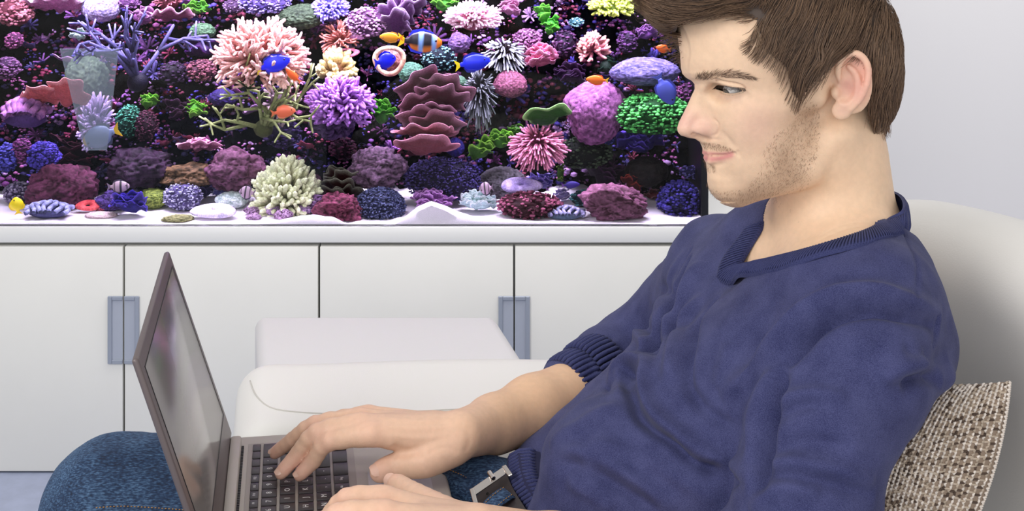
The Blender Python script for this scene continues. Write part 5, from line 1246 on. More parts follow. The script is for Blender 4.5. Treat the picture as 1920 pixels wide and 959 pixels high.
def hand_finish(V, Q, H, detail):
    N = vnormals(V, Q); B = bvh(V, Q)
    for pts, w, h in detail:
        po = cast(B, pts)
        if len(po) > 1: stroke(V, N, B, None, w, h, .25, smoothcurve(po, 4))
    C = np.tile(np.array(S(220, 180, 146)), (len(V), 1)); pk = np.array(S(222, 168, 154))
    dw = np.linalg.norm(V - H['wrist'], axis=1); hand = np.clip(1 - (V[:, 0] - H['wrist'][0] + .01) / .06, 0, 1)[:, None]; C = C * (1 - hand * .55) + np.array(S(222, 186, 166)) * hand * .55
    for pts, r in H['fingers'] + [H['thumb']]:
        for j, a, ww in ((0, .35, .010), (1, .5, .008), (2, .3, .006), (3, .65, .010)):
            g = (a * np.exp(-(np.linalg.norm(V - pts[j], axis=1) / (ww + .004)) ** 2))[:, None]; C = C * (1 - g) + pk * g
        for j in (1, 2):           # knuckle creases
            d = np.linalg.norm(V - pts[j], axis=1); t = (pts[j + 1] - pts[j - 1]) / np.linalg.norm(pts[j + 1] - pts[j - 1])
            m = (d < .016) & (N[:, 2] > .2); s_ = (V[m] - pts[j]) @ t; V[m] -= N[m] * (.00035 * (np.cos(s_ / .0019 * 2 * math.pi) * np.exp(-(s_ / .0032) ** 2)))[:, None]
    return V, C
RV, RC = hand_finish(RV, RQ, RH, [([(850, 785), (780, 790), (700, 783)], .0035, .0006), ([(845, 800), (780, 805), (715, 800)], .003, .0008), ([(845, 815), (790, 822), (730, 816)], .003, .0007),
    ([(735, 835), (760, 850), (800, 850)], .006, -.0018), ([(790, 858), (830, 840), (860, 850)], .003, -.0010), ([(872, 800), (880, 830), (868, 850)], .004, -.0007)])
LVv, LC = hand_finish(LVv, LQ, LHd, [([(700, 930), (760, 935), (820, 950)], .004, .0005)])
nail_m = mat('fingernail', S(224, 184, 166), 0.22, spec=.6)
def nails(parent, H, names=(0, 1, 2, 3)):
    for idx, (pts, r) in enumerate(H['fingers'] + [H['thumb']]):
        d = pts[3] - pts[2]; d /= np.linalg.norm(d); up = np.array((0, -.35, 1.)) if idx < 4 else np.array((-.35, -.70, .62)); up = up - d * (up @ d); up /= np.linalg.norm(up); sd = np.cross(d, up); R = r[3]
        mb = MB(); nv = []; nf = []; nu, nv_ = 7, 7
        for i in range(nu):
            for j in range(nv_):
                a = (i / (nu - 1) * 2 - 1); b = (j / (nv_ - 1) * 2 - 1); ln = R * .90; a = a * (1 - max(0, b) ** 4 * .5 - max(0, -b) ** 3 * .35)
                th_ = a * .85; c = pts[3] + d * (b * ln + R * .10)
                rr_ = R * np.interp(b, [-1, 1], [1.045, .99]) + .0001
                nv.append(c + sd * math.sin(th_) * rr_ * .95 + up * math.cos(th_) * rr_)
        for i in range(nu - 1):
            for j in range(nv_ - 1): nf.append((i * nv_ + j, (i + 1) * nv_ + j, (i + 1) * nv_ + j + 1, i * nv_ + j + 1))
        mb.add(nv, nf); mb.build('fingernail', nail_m, parent)

# ---------------------------------------------------------------- jumper
NEAR_ARM = [np.array(P(1606, 606, 1.375)), np.array(P(1604, 690, 1.34)), np.array(P(1545, 800, 1.31)), np.array(P(1515, 940, 1.285)), np.array(P(1500, 1090, 1.275))]
FAR_ARM = [np.array(P(1360, 530, 1.68)), np.array(P(1298, 586, 1.76)), np.array(P(1212, 664, 1.785)), np.array(P(1150, 712, 1.745)), np.array(P(1090, 743, 1.69))]
def build_jumper():
    f = Field((-.04, 1.16, .50), (.50, 1.83, .955), .0027)
    torso_prims(f, 0)
    f.chain(NEAR_ARM, [.068, .0700, .0620, .060, .058], k=.022)
    f.ell(P(1745, 700, 1.36), (.020, .026, .010), k=.02)
    f.chain(NEAR_ARM[3:] + [np.array(P(1380, 1090, 1.28))], [.060, .058, .052], k=.02)
    f.chain(FAR_ARM[:2], [.068, .0645], k=.025); f.chain(FAR_ARM[1:], [.0645, .0615, .0620, .0545], k=.010)
    f.ell(P(1120, 860, 1.44), (.05, .06, .05), k=.05)
    # hem: cut square to the spine
    n = np.array((-.72, -.0, -.70)); p0 = np.array(P(985, 905, 1.5))
    return f
f = build_jumper(); JV, JQ = f.mesh(); JV = relax(JV, JQ, 4)
JN = vnormals(JV, JQ); JB = bvh(JV, JQ)
# soft cloth relief: long low swells across the cloth, then the folds themselves
JV += JN * (.0034 * vnoise(JV @ np.diag((1, .7, 1.4)), 17, 3) + .0014 * vnoise(JV, 48, 9))[:, None]
folds = [
  ([(1768, 592), (1700, 568), (1610, 556), (1545, 574), (1492, 612), (1450, 662), (1395, 715), (1350, 745)], .0110, .0125),
  ([(1760, 612), (1700, 590), (1610, 580), (1550, 600), (1505, 640), (1468, 690)], .0070, -.0125),
  ([(1470, 690), (1448, 740), (1436, 800), (1428, 860), (1424, 930)], .0085, -.0140),
  ([(1455, 690), (1425, 735), (1410, 800), (1405, 870)], .010, .0050),
  ([(1350, 550), (1310, 596), (1290, 650), (1284, 705), (1300, 745), (1350, 790), (1410, 835)], .0070, -.0080),
  ([(1320, 555), (1280, 610), (1262, 670), (1256, 720)], .0090, .0065),
  ([(1368, 640), (1350, 690), (1345, 730)], .008, .0030),
  ([(1290, 470), (1256, 540), (1232, 600), (1205, 650)], .0080, .0040),
  ([(1146, 722), (1160, 694), (1195, 680), (1222, 690), (1215, 730), (1230, 775), (1275, 815), (1350, 862), (1425, 900)], .0085, .0110),
  ([(1168, 706), (1182, 735), (1200, 780), (1260, 830), (1330, 880), (1400, 915)], .0062, -.0110),
  ([(1030, 835), (1080, 800), (1120, 775), (1165, 760)], .010, .0040),
  ([(1010, 860), (1075, 870), (1130, 895), (1185, 930), (1240, 965)], .0070, -.0055),
  ([(1010, 845), (1080, 852), (1150, 878), (1210, 915), (1270, 955)], .0085, .0050),
  ([(1100, 830), (1180, 850), (1260, 890), (1340, 940)], .0075, .0032),
  ([(1060, 900), (1110, 930), (1150, 960)], .007, .0035),
  ([(1792, 690), (1740, 680), (1690, 690), (1650, 715)], .0080, .0080),
  ([(1765, 712), (1735, 708), (1690, 722)], .0070, -.0110),
  ([(1690, 655), (1730, 670), (1775, 675)], .008, -.0035),
  ([(1444, 770), (1490, 742), (1540, 738), (1590, 750)], .0070, .0045),
  ([(1446, 790), (1490, 762), (1540, 757)], .0065, -.0040),
  ([(1436, 858), (1480, 835), (1530, 830), (1600, 840)], .0070, -.0035),
  ([(1424, 872), (1480, 868), (1560, 880), (1640, 905)], .0080, .0050),
  ([(1420, 892), (1480, 890), (1560, 905), (1640, 930)], .0070, -.0050),
  ([(1412, 965), (1440, 930), (1470, 915), (1540, 925)], .0080, .0050),
  ([(1520, 655), (1580, 640), (1640, 650)], .010, .0020),
  ([(1600, 440), (1520, 490), (1430, 520)], .012, .0022),
  # far sleeve
  ([(1296, 480), (1268, 535), (1248, 590), (1222, 645), (1200, 682)], .0060, -.0130), ([(1310, 490), (1284, 545), (1264, 600), (1240, 650)], .0085, .0055),
  ([(1238, 535), (1262, 560), (1270, 610), (1262, 650)], .0065, -.0060), ([(1222, 566), (1248, 590), (1254, 640), (1242, 680)], .0065, .0050),
  ([(1190, 594), (1218, 620), (1232, 665), (1228, 700)], .0060, -.0060), ([(1170, 606), (1200, 634), (1212, 676), (1208, 705)], .0060, .0050),
  ([(1138, 634), (1166, 660), (1182, 694), (1184, 725)], .0055, -.0055), ([(1120, 644), (1146, 668), (1162, 700), (1164, 740)], .0055, .0045),
  ([(1110, 656), (1130, 690), (1140, 730), (1142, 765)], .0040, -.0050),
]
for pts, w, h in folds:
    po = cast(JB, pts)
    if len(po) > 1: stroke(JV, JN, JB, None, w * 1.0, h * 1.45, .22, smoothcurve(po, 4))
JV = relax(JV, JQ, 2, .45); JN = vnormals(JV, JQ); JB = bvh(JV, JQ)
for pts in ([(1692, 425), (1712, 470), (1722, 520), (1720, 565)], [(1762, 590), (1756, 620), (1748, 655)], [(1300, 462), (1272, 510), (1262, 560)]):
    po = cast(JB, pts)
    if len(po) > 1: stroke(JV, JN, JB, None, .0026, -.0028, .1, smoothcurve(po, 4))
# neck opening
RING = [(1383, 500, None), (1455, 484, None), (1540, 462, None), (1620, 436, None), (1672, 412, None), (1696, 398, 1.452), (1694, 376, 1.49), (1672, 362, 1.53), (1640, 362, 1.565), (1560, 368, 1.60), (1490, 378, 1.59), (1452, 390, 1.560), (1428, 425, None), (1405, 462, None)]
ringp = []
for (x, y, d) in RING:
    if d is None:
        h = JB.ray_cast(CAMV, (P(x, y, 1.0) - CAMV).normalized()); ringp.append(np.array(h[0]) if h[0] is not None else np.array(P(x, y, 1.53)))
    else: ringp.append(np.array(P(x, y, d)))
ringp[0] = np.array(h_) if False else ringp[0]
rc = smoothcurve(ringp + [ringp[0]], 8)[:-1]
# keep the V sharp: straight runs into the point
ra = np.array((-.42, -.06, .90)); ra /= np.linalg.norm(ra); e1 = np.cross(ra, (0, 1, 0)); e1 /= np.linalg.norm(e1); e2 = np.cross(ra, e1)
r2 = [(float(q @ e1), float(q @ e2)) for q in rc]; cr_ = rc.mean(0)
def in_ring(V): return inpoly(V @ e1, V @ e2, r2) & ((V - cr_) @ ra > -.075)
cen = JV[JQ].mean(1); keep = ~in_ring(cen)
hn = np.array((-.80, -.05, -.60)); hn /= np.linalg.norm(hn); h0 = np.array(P(958, 905, 1.5))
keep &= ~(((cen - h0) @ hn > 0) & (cen[:, 1] > 1.36))
JQ2 = JQ[keep]
def compact(V, Q, *arrs):
    u = np.unique(Q); m = np.full(len(V), -1); m[u] = np.arange(len(u)); return (V[u], m[Q]) + tuple(a[u] for a in arrs)
JV2, JQ2, JN2 = compact(JV, JQ2, JN)
# fabric: fine heathered knit
def knit_mat(name, col, col2, scale=1500):
    m = bpy.data.materials.new(name); m.use_nodes = True; nt = m.node_tree; b = nt.nodes['Principled BSDF']; b.inputs['Roughness'].default_value = .88
    b.inputs['Sheen Weight'].default_value = .06; b.inputs['Sheen Roughness'].default_value = .45; b.inputs['Specular IOR Level'].default_value = .2
    tc = nt.nodes.new('ShaderNodeTexCoord'); n = nt.nodes.new('ShaderNodeTexNoise'); n.inputs['Scale'].default_value = scale; n.inputs['Detail'].default_value = 2
    n2 = nt.nodes.new('ShaderNodeTexNoise'); n2.inputs['Scale'].default_value = 38; n2.inputs['Detail'].default_value = 5
    w = nt.nodes.new('ShaderNodeTexWave'); w.inputs['Scale'].default_value = 230; w.inputs['Distortion'].default_value = 1.2; w.inputs['Detail'].default_value = 1
    for q in (n, n2, w): nt.links.new(tc.outputs['Object'], q.inputs['Vector'])
    ad = nt.nodes.new('ShaderNodeMath'); ad.operation = 'MULTIPLY_ADD'; ad.inputs[1].default_value = .5; nt.links.new(n2.outputs['Fac'], ad.inputs[0]); nt.links.new(n.outputs['Fac'], ad.inputs[2])
    r = nt.nodes.new('ShaderNodeValToRGB'); r.color_ramp.elements[0].position = .52; r.color_ramp.elements[1].position = .95
    r.color_ramp.elements[0].color = tuple(col) + (1,); r.color_ramp.elements[1].color = tuple(col2) + (1,); nt.links.new(ad.outputs[0], r.inputs[0]); nt.links.new(r.outputs[0], b.inputs['Base Color'])
    bp = nt.nodes.new('ShaderNodeBump'); bp.inputs['Strength'].default_value = .35; bp.inputs['Distance'].default_value = .0012; mx = nt.nodes.new('ShaderNodeMath'); mx.operation = 'ADD'
    nt.links.new(n.outputs['Fac'], mx.inputs[0]); wm_ = nt.nodes.new('ShaderNodeMath'); wm_.operation = 'MULTIPLY'; wm_.inputs[1].default_value = .25; nt.links.new(w.outputs['Fac'], wm_.inputs[0]); nt.links.new(wm_.outputs[0], mx.inputs[1]); nt.links.new(mx.outputs[0], bp.inputs['Height']); nt.links.new(bp.outputs[0], b.inputs['Normal'])
    return m
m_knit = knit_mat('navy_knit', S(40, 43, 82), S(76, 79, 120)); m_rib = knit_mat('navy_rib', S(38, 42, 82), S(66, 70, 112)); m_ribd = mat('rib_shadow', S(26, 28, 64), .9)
def resample(P_, n, closed=False):
    P_ = np.asarray(P_); 
    if closed: P_ = np.vstack([P_, P_[:1]])
    s_ = np.concatenate([[0], np.cumsum(np.linalg.norm(np.diff(P_, axis=0), axis=1))]); t = np.linspace(0, s_[-1], n + (1 if closed else 0))
    o = np.stack([np.interp(t, s_, P_[:, i]) for i in range(3)], 1); return o[:-1] if closed else o
def rib_band(name, A, B, pitch, m, parent, bulge=.003, closed=False, rr=.46, out=None):
    """knitted rib: one rounded ridge after another between two edges, over a strip of the same cloth"""
    L = np.linalg.norm(np.diff(np.asarray(A), axis=0), axis=1).sum(); n = max(6, int(L / pitch)); a = resample(A, n, closed); b = resample(B, n, closed)
    mb = MB(); cen_ = (a.mean(0) + b.mean(0)) / 2 if out is None else out
    for i in range(n):
        mid = (a[i] + b[i]) / 2; t = b[i] - a[i]; nx = a[(i + 1) % n] - a[i - 1] if (closed or 0 < i < n - 1) else (a[min(i + 1, n - 1)] - a[max(i - 1, 0)])
        nn = np.cross(t, nx); nn /= np.linalg.norm(nn) + 1e-9
        if nn @ (mid - cen_) < 0: nn = -nn
        q = [a[i] - nn * .001, a[i] * .85 + b[i] * .15 + nn * bulge * .6, mid + nn * bulge, a[i] * .15 + b[i] * .85 + nn * bulge * .6, b[i] - nn * .001]
        V, Fc = tube_np(q, [pitch * rr * .8, pitch * rr, pitch * rr, pitch * rr, pitch * rr * .8], 6); mb.add(V, Fc)
    o = mb.build(name, m, parent); return o
def strip(name, curves, m, parent, closed=False):
    n = len(curves[0]); V = np.concatenate(curves); Fc = []
    for k in range(len(curves) - 1):
        for i in range(n if closed else n - 1):
            j = (i + 1) % n; Fc.append((k * n + i, k * n + j, (k + 1) * n + j, (k + 1) * n + i))
    return mesh_np(name, V, Fc, m, parent)
def dress(parent):
    j = mesh_np('jumper', JV2, JQ2, m_knit, parent)
    sol = j.modifiers.new('thickness', 'SOLIDIFY'); sol.thickness = .0022; sol.offset = -1
    # collar band: outer edge lies on the jumper, inner edge stands at the opening
    n = 220; c0 = resample(rc, n, True); ctr = c0.mean(0)
    outw = []
    for i in range(n):
        t = c0[(i + 1) % n] - c0[i - 1]; t /= np.linalg.norm(t); r = JB.find_nearest(Vector(c0[i])); nn = np.array(r[1]); back = c0[i][0] > P(1600, 0, 1.5).x and c0[i][1] > 1.44
        if back or np.linalg.norm(np.array(r[0]) - c0[i]) > .02: nn = np.array(((c0[i] - ctr)[0], (c0[i] - ctr)[1], 0.)); nn /= np.linalg.norm(nn)
        o = np.cross(t, nn); o /= np.linalg.norm(o)
        if o @ (c0[i] - ctr) < 0 and not back: o = -o
        if back: o = np.array((0.15 * nn[0], 0.15 * nn[1], -1.)); o /= np.linalg.norm(o)
        outw.append((o, nn))
    O = np.array([x[0] for x in outw]); Nn = np.array([x[1] for x in outw])
    for _ in range(6): O = (np.roll(O, 1, 0) + O * 2 + np.roll(O, -1, 0)) / 4; Nn = (np.roll(Nn, 1, 0) + Nn * 2 + np.roll(Nn, -1, 0)) / 4
    O /= np.linalg.norm(O, axis=1, keepdims=True)
    O *= (1 + .18 * np.exp(-(np.linalg.norm(c0 - ringp[0], axis=1) / .018) ** 2))[:, None]
    inner = c0 - O * .002 + Nn * .0015; mid = c0 + O * .010 + Nn * .0024; outer = c0 + O * .0215 + Nn * .0008
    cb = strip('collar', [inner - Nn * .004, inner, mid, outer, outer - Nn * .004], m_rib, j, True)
    rib_band('collar_rib', inner + Nn * .0004, outer + Nn * .0004, .0031, m_rib, j, .0014, True, .34, out=ctr)['kind'] = 'stuff'
    return j
def cuff(parent):
    a = np.array(P(1062, 752, 1.675)); b = np.array(P(1102, 737, 1.692)); c = np.array(P(1142, 718, 1.712)); R = [.0475, .0515, .0565]
    ax = (c - a) / np.linalg.norm(c - a); u = np.cross(ax, (0, 0, 1)); u /= np.linalg.norm(u); v = np.cross(ax, u)
    th_ = np.linspace(0, 2 * math.pi, 49)[:-1]
    ring = lambda p, r: np.array([p + (u * math.cos(t) + v * math.sin(t)) * r for t in th_])
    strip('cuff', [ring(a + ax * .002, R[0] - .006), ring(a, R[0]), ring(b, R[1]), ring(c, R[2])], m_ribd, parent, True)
    rib_band('cuff_rib', ring(a, R[0]), ring(b, R[1] - .001), .0062, m_rib, parent, .0022, True, .42, out=(a + b) / 2)['kind'] = 'stuff'
    rib_band('cuff_rib', ring(b - ax * .004, R[1] + .003), ring(c, R[2]), .0066, m_rib, parent, .0026, True, .42, out=(b + c) / 2)['kind'] = 'stuff'
def hem(parent):
    A = smoothcurve([P(952, 862, 1.53), P(953, 885, 1.51), P(958, 915, 1.485), P(973, 940, 1.465), P(1000, 972, 1.44), P(1030, 1010, 1.41)], 6)
    M_ = smoothcurve([P(972, 850, 1.518), P(976, 878, 1.492), P(984, 905, 1.468), P(1000, 932, 1.449), P(1022, 962, 1.427), P(1050, 1000, 1.40)], 6)
    B = smoothcurve([P(1003, 846, 1.522), P(1002, 872, 1.498), P(1010, 900, 1.470), P(1026, 928, 1.450), P(1046, 958, 1.427), P(1072, 995, 1.40)], 6)
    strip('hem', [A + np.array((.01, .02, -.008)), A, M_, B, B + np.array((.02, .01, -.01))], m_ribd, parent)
    o = rib_band('hem_rib', A, B, .0052, m_rib, parent, .0055, False, .44, out=np.array(P(1060, 960, 1.6))); o['kind'] = 'stuff'

# ---------------------------------------------------------------- jeans, belt
def build_jeans():
    f = Field((-.60, 1.20, .02), (.30, 1.72, .66), .0048)
    K = np.array((-.437, 1.578, .554)); H_ = np.array((.085, 1.565, .515))
    f.chain([K, np.array((-.36, 1.58, .552)), np.array((-.28, 1.58, .528)), np.array((-.10, 1.575, .515)), H_], [.073, .0735, .074, .082, .095], k=.03)
    f.chain([K, np.array((-.475, 1.578, .44)), np.array((-.50, 1.58, .10))], [.072, .066, .052], k=.04)
    K2 = np.array((-.43, 1.335, .530)); H2 = np.array((.085, 1.40, .505))
    f.chain([K2, np.array((-.2, 1.36, .512)), H2], [.072, .080, .094], k=.03); f.chain([K2, np.array((-.46, 1.33, .42)), np.array((-.48, 1.32, .10))], [.071, .066, .052], k=.04)
    f.chain([np.array((.10, 1.43, .525)), np.array((.10, 1.54, .525))], [.098, .098], k=.05)
    f.ell(P(905, 940, 1.535), (.060, .040, .045), k=.03)
    f.ell(P(860, 905, 1.555), (.040, .030, .030), k=.02)
    return f
f = build_jeans(); DVv, DQ = f.mesh(); DVv = relax(DVv, DQ, 2); DN = vnormals(DVv, DQ); DB = bvh(DVv, DQ)
DVv += DN * (.0016 * vnoise(DVv @ np.diag((.6, 1, 1)), 30, 6) + .0006 * vnoise(DVv, 90, 2))[:, None]
for pts, w, h in [([(345, 868), (250, 872), (160, 885), (110, 915)], .006, -.0016), ([(340, 890), (250, 896), (160, 915)], .006, .0016), ([(345, 915), (250, 920), (170, 940)], .005, -.0014),
                  ([(180, 850), (140, 880), (118, 930)], .006, .0018), ([(838, 872), (870, 880), (905, 895)], .0045, -.0040), ([(835, 900), (870, 912), (900, 935)], .005, .0040), ([(850, 930), (868, 945), (880, 965)], .005, -.004)]:
    po = cast(DB, pts)
    if len(po) > 1: stroke(DVv, DN, DB, None, w, h, .25, smoothcurve(po, 4))
def denim_mat():
    m = bpy.data.materials.new('denim'); m.use_nodes = True; nt = m.node_tree; b = nt.nodes['Principled BSDF']; b.inputs['Roughness'].default_value = .85
    tc = nt.nodes.new('ShaderNodeTexCoord'); mp = nt.nodes.new('ShaderNodeMapping'); mp.inputs['Scale'].default_value = (1, 3.2, 3.2)
    n = nt.nodes.new('ShaderNodeTexNoise'); n.inputs['Scale'].default_value = 210; n.inputs['Detail'].default_value = 6; n2 = nt.nodes.new('ShaderNodeTexNoise'); n2.inputs['Scale'].default_value = 14; n2.inputs['Detail'].default_value = 4
    nt.links.new(tc.outputs['Object'], mp.inputs[0]); nt.links.new(mp.outputs[0], n.inputs['Vector']); nt.links.new(tc.outputs['Object'], n2.inputs['Vector'])
    a = nt.nodes.new('ShaderNodeMath'); a.operation = 'MULTIPLY_ADD'; a.inputs[1].default_value = .55; nt.links.new(n2.outputs['Fac'], a.inputs[0]); nt.links.new(n.outputs['Fac'], a.inputs[2])
    r = nt.nodes.new('ShaderNodeValToRGB'); e = r.color_ramp.elements; e[0].position = .55; e[0].color = S(14, 28, 52) + (1,); e[1].position = .99; e[1].color = S(78, 108, 142) + (1,)
    k = e.new(.74); k.color = S(28, 52, 84) + (1,)
    nt.links.new(a.outputs[0], r.inputs[0]); nt.links.new(r.outputs[0], b.inputs['Base Color'])
    bp = nt.nodes.new('ShaderNodeBump'); bp.inputs['Strength'].default_value = .4; bp.inputs['Distance'].default_value = .001; nt.links.new(n.outputs['Fac'], bp.inputs['Height']); nt.links.new(bp.outputs[0], b.inputs['Normal'])
    return m
m_denim = denim_mat(); m_thread = mat('orange_thread', S(176, 128, 70), .7); m_belt = mat('belt_leather', S(46, 40, 42), .42, bump=.1, bscale=300); m_steel = mat('buckle_steel', S(196, 190, 186), .22, metal=1)
def stitches(name, poly, parent, n, r=.0005, off=.0006, B=None):
    B = B or DB; po = resample(smoothcurve(cast(B, poly), 6), n * 2); mb = MB()
    for i in range(0, len(po) - 1, 2):
        nn = np.array(B.find_nearest(Vector(po[i]))[1]); V, Fc = tube_np([po[i] + nn * off, po[i + 1] + nn * off], r, 5); mb.add(V, Fc)
    o = mb.build(name, m_thread, parent); o['kind'] = 'stuff'; return o
def trousers(parent):
    j = mesh_np('jeans', DVv, DQ, m_denim, parent)
    stitches('stitching', [(180, 953), (230, 950), (290, 953), (345, 957)], j, 26)
    stitches('stitching', [(832, 878), (850, 885), (870, 894), (884, 905)], j, 12)
    b = MB()
    # belt: a strap across the front of the waist, standing proud of the denim
    A = smoothcurve([P(889, 934, 1.482), P(902, 958, 1.462), P(925, 1000, 1.42)], 6); B_ = smoothcurve([P(948, 884, 1.498), P(961, 915, 1.474), P(990, 962, 1.43)], 6)
    nn = np.array((-.35, -.55, .75)); nn /= np.linalg.norm(nn); t = .0035
    V = np.concatenate([A, B_, A - nn * t, B_ - nn * t]); n = len(A); Fc = []
    for i in range(n - 1):
        Fc += [(i, i + 1, n + i + 1, n + i), (2 * n + i, 3 * n + i, 3 * n + i + 1, 2 * n + i + 1), (i, 2 * n + i, 2 * n + i + 1, i + 1), (n + i, n + i + 1, 3 * n + i + 1, 3 * n + i)]
    Fc.append((0, n, 3 * n, 2 * n))
    be = mesh_np('belt', V, Fc, m_belt, parent, False); be['label'] = 'dark leather belt strap'
    hole = MB(); c = np.array(P(914, 927, 1.476)) + nn * .0006; u = np.cross(nn, (1, 0, 0)); u /= np.linalg.norm(u); v = np.cross(nn, u)
    Vh = [c + (u * math.cos(a) + v * math.sin(a)) * .0016 for a in np.linspace(0, 6.283, 13)[:-1]]; hole.add(Vh, [tuple(range(12))]); hole.build('belt_hole', mat('hole_dark', S(12, 10, 10), .8), be, False)
    bk = MB(); q = [P(951, 878, 1.494), P(928, 893, 1.484), P(903, 913, 1.476), P(882, 930, 1.470)]
    w2 = Vector((.006, -.010, -.013)) 
    def flat(a_, b_, wv, th):
        d = (np.array(b_) - np.array(a_)); nrm = np.cross(d, wv); nrm /= np.linalg.norm(nrm); nrm = nrm * (1 if nrm[2] > 0 else -1); a_ = np.array(a_); b_ = np.array(b_); wv = np.array(wv)
        V = [a_, b_, b_ + wv, a_ + wv, a_ + nrm * th, b_ + nrm * th, b_ + wv + nrm * th, a_ + wv + nrm * th]
        bk.add(V, [(0, 3, 2, 1), (4, 5, 6, 7), (0, 1, 5, 4), (1, 2, 6, 5), (2, 3, 7, 6), (3, 0, 4, 7)])
    nnv = nn * .004
    flat(np.array(P(948, 880, 1.49)) + nnv, np.array(P(884, 924, 1.468)) + nnv, (.004, -.006, -.004), .0022)
    flat(np.array(P(884, 924, 1.468)) + nnv, np.array(P(893, 957, 1.445)) + nnv, (.0045, .0, .002), .0022)
    flat(np.array(P(944, 881, 1.49)) + nnv, np.array(P(957, 900, 1.475)) + nnv, (.0045, .0, .002), .0022)
    V, Fc = tube_np([np.array(P(921, 892, 1.485)) + nnv * 1.6, np.array(P(930, 905, 1.476)) + nnv * 1.8], .0028, 10); bk.add(V, Fc)
    o = bk.build('buckle', m_steel, be, False); o['label'] = 'polished steel belt buckle'
    bv = o.modifiers.new('bevel', 'BEVEL'); bv.width = .0007; bv.segments = 2
    # denim belt loop with its stitches
    lp = MB(); a0 = np.array(P(914, 962, 1.448)) + nn * .003; b0 = np.array(P(957, 925, 1.464)) + nn * .003; wv = np.array((.0085, -.008, -.0035))
    cs_ = [a0 - nn * .005, a0 + (b0 - a0) * .1, a0 + (b0 - a0) * .5 + nn * .002, a0 + (b0 - a0) * .9, b0 - nn * .005]
    V = []; Fc = []
    for i, c in enumerate(cs_): V += [c - wv * .7, c - wv * .7 + nn * .0018, c + wv * .7 + nn * .0018, c + wv * .7]
    for i in range(4):
        for k in range(4): k2 = (k + 1) % 4; Fc.append((i * 4 + k, i * 4 + k2, i * 4 + 4 + k2, i * 4 + 4 + k))
    lp.add(V, Fc); l_o = lp.build('belt_loop', m_denim, j, True)
    st_ = MB()
    for s_ in (-.5, .5):
        for i in range(9):
            p = a0 + (b0 - a0) * (.08 + .84 * i / 8) + wv * s_ + nn * (.0022 + .002 * math.sin(math.pi * (i + .5) / 9)); q_ = p + (b0 - a0) * .055; V, Fc = tube_np([p, q_], .0004, 5); st_.add(V, Fc)
    so = st_.build('stitching', m_thread, l_o); so['kind'] = 'stuff'
# ---------------------------------------------------------------- put the man together
def join_mesh(name, parts, m, parent, extra_me=None):
    bm = bmesh.new()
    if extra_me is not None: bm.from_mesh(extra_me)
    for V, Q, C in parts:
        me = bpy.data.meshes.new('t'); me.vertices.add(len(V)); me.vertices.foreach_set('co', V.astype(np.float32).ravel()); me.loops.add(Q.size)
        me.loops.foreach_set('vertex_index', Q.astype(np.int32).ravel()); me.polygons.add(len(Q)); me.polygons.foreach_set('loop_start', np.arange(0, Q.size, 4, dtype=np.int32)); me.update(calc_edges=True)
        a = me.color_attributes.new('Col', 'FLOAT_COLOR', 'POINT'); c = np.ones((len(V), 4), np.float32); c[:, :3] = C; a.data.foreach_set('color', c.ravel()); bm.from_mesh(me); bpy.data.meshes.remove(me)
    me = bpy.data.meshes.new(name); bm.to_mesh(me); bm.free(); return link_mesh(name, me, m, parent)
# trunk and upper arms under the clothes
f = Field((-.02, 1.19, .45), (.50, 1.80, .90), .006); torso_prims(f, -.026); f.chain(NEAR_ARM, [.044, .044, .042, .040, .040], k=.02); f.chain(FAR_ARM[:4], [.048, .036, .036, .038], k=.02)
TV, TQ = f.mesh()
cut_t = ~in_ring(TV[TQ].mean(1)); TV, TQ = compact(TV, TQ[cut_t])
body = join_mesh('body', [(RV, RQ, RC), (LVv, LQ, LC), (TV, TQ, np.tile(SKIN, (len(TV), 1)))], m_skin, person, head_mesh)
for e in EB:
    wm = e.matrix_basis.copy(); e.parent = body; e.matrix_basis = Matrix.Translation(-Vector(person.location))
    e.matrix_basis = (person.matrix_basis @ body.matrix_basis).inverted() @ wm
nails(body, RH); nails(body, LHd)
brow.build('eyebrow', m_hairs, body); lash.build('eyelashes', m_hairs, body); stub.build('stubble', m_hairs, body)
hair = mesh_np('hair', cap_V, GQ2, mat('hair_base', S(66, 50, 41), .6, var=.3, vscale=120), person); build_hair().build('strands', m_hairs, hair)
jp = dress(person); cuff(jp); hem(jp); trousers(person)
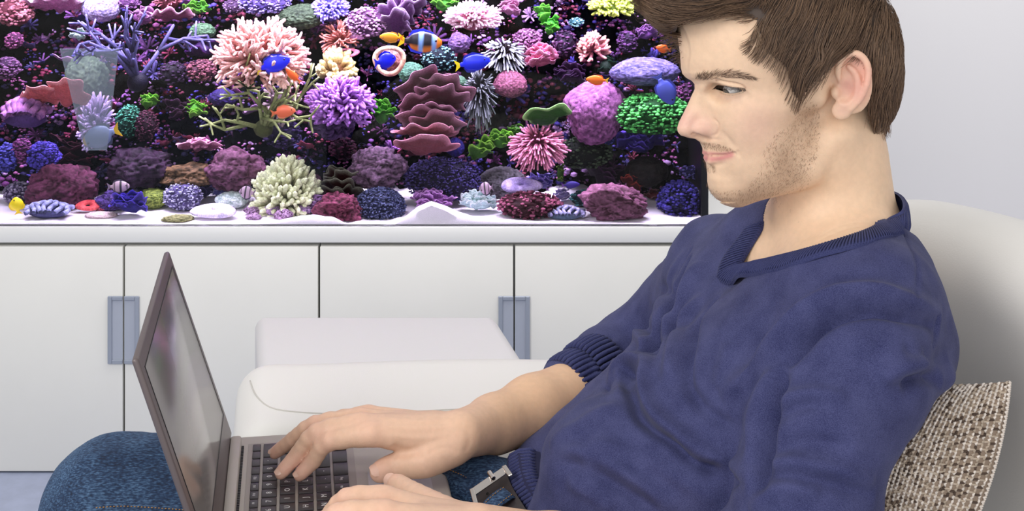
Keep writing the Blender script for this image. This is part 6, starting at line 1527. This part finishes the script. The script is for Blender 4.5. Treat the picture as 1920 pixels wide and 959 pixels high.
# socks and shoes out of the frame are left out; the shins run down to the floor behind the frame's lower edge
# ---------------------------------------------------------------- woven cushion behind the man
def pillow():
    C0 = np.array(P(1892, 716, 1.36)); TL_ = np.array(P(1620, 705, 1.44)); BR_ = np.array(P(1772, 1090, 1.33)); U = TL_ - C0; V = BR_ - C0
    nn = np.cross(U, V); nn /= np.linalg.norm(nn); nn = nn if nn[1] < 0 else -nn
    def pt(u, v, side=1, off=0):          # u, v in 0..1
        a, b = 2 * u - 1, 2 * v - 1; bul = (max(0, 1 - abs(a) ** 2.4) ** .75) * (max(0, 1 - abs(b) ** 2.4) ** .75)
        p = C0 + U * u + V * v - U * .10 * (1 - b * b) * (1 if a < 0 else -1) * min(1, abs(a) * 1.2) * (.8) 
        p = p + V * .03 * (1 - a * a) * (1 if b < 0 else -1)
        return p + nn * side * (.066 * bul) + nn * off * side
    e = empty('cushion', C0 + (U + V) / 2 + np.array((0, 0, -.12)), 'beige and brown coarse woven cushion between the man\'s back and the sofa', 'cushion')
    n = 40; Vv = []; F4 = []
    for side in (1, -1):
        for i in range(n + 1):
            for j in range(n + 1): Vv.append(pt(i / n, j / n, side))
    m1 = (n + 1) ** 2
    for s_ in (0, 1):
        for i in range(n):
            for j in range(n):
                q = [s_ * m1 + i * (n + 1) + j, s_ * m1 + (i + 1) * (n + 1) + j, s_ * m1 + (i + 1) * (n + 1) + j + 1, s_ * m1 + i * (n + 1) + j + 1]; F4.append(q if s_ else q[::-1])
    mesh_np('cover', np.array(Vv), np.array(F4), mat('cushion_base', S(150, 132, 116), .9), e)
    tb = TB(); cream, tan, dark = S(236, 226, 216), S(196, 180, 162), S(84, 68, 58); NU, NV = 42, 54
    for i in range(NU):
        for j in range(NV):
            u = (i + .5) / NU; v = (j + .5 + .5 * (i % 2)) / NV
            if v > .99: continue
            r = RC_.random(); col = np.array(cream if r < .66 else tan if r < .95 else dark) * RC_.uniform(.85, 1.1); du = .004 * RC_.uniform(-1, 1)
            tb_tube(tb, [pt(u, v - .44 / NV, 1, -.0004), pt(u + du, v, 1, .0013), pt(u, v + .44 / NV, 1, -.0004)], [.0011, .0015, .0011], [col] * 3, 5)
            if (i + j) % 2 == 0:
                col = np.array(dark if RC_.random() < .45 else tan); tb_tube(tb, [pt(u, v + .5 / NV, 1, -.0004), pt(min(.999, u + .5 / NU), v + .5 / NV, 1, .0008), pt(min(1, u + 1. / NU), v + .5 / NV, 1, -.0004)], [.0011] * 3, [col] * 3, 4)
    o = tb.build('woven_stitches', mat('yarn', (1, 1, 1), .85, vcol=True), e); o['kind'] = 'stuff'
    tb = TB(); edge = [pt(0, t, 1) for t in np.linspace(0, 1, 90)] ; L = len(edge)
    for i in range(L - 1):
        a, b = edge[i], edge[i + 1]; d = (b - a); s_ = nn * .002 * (1 if i % 2 else -1); tb_tube(tb, [a - s_ + d * .1, (a + b) / 2 - U / np.linalg.norm(U) * .0012, b + s_ - d * .1], [.0012, .0014, .0012], [np.array(cream)] * 3, 5)
    o = tb.build('edge_seam', MATS['yarn'], e); o['kind'] = 'stuff'
pillow()
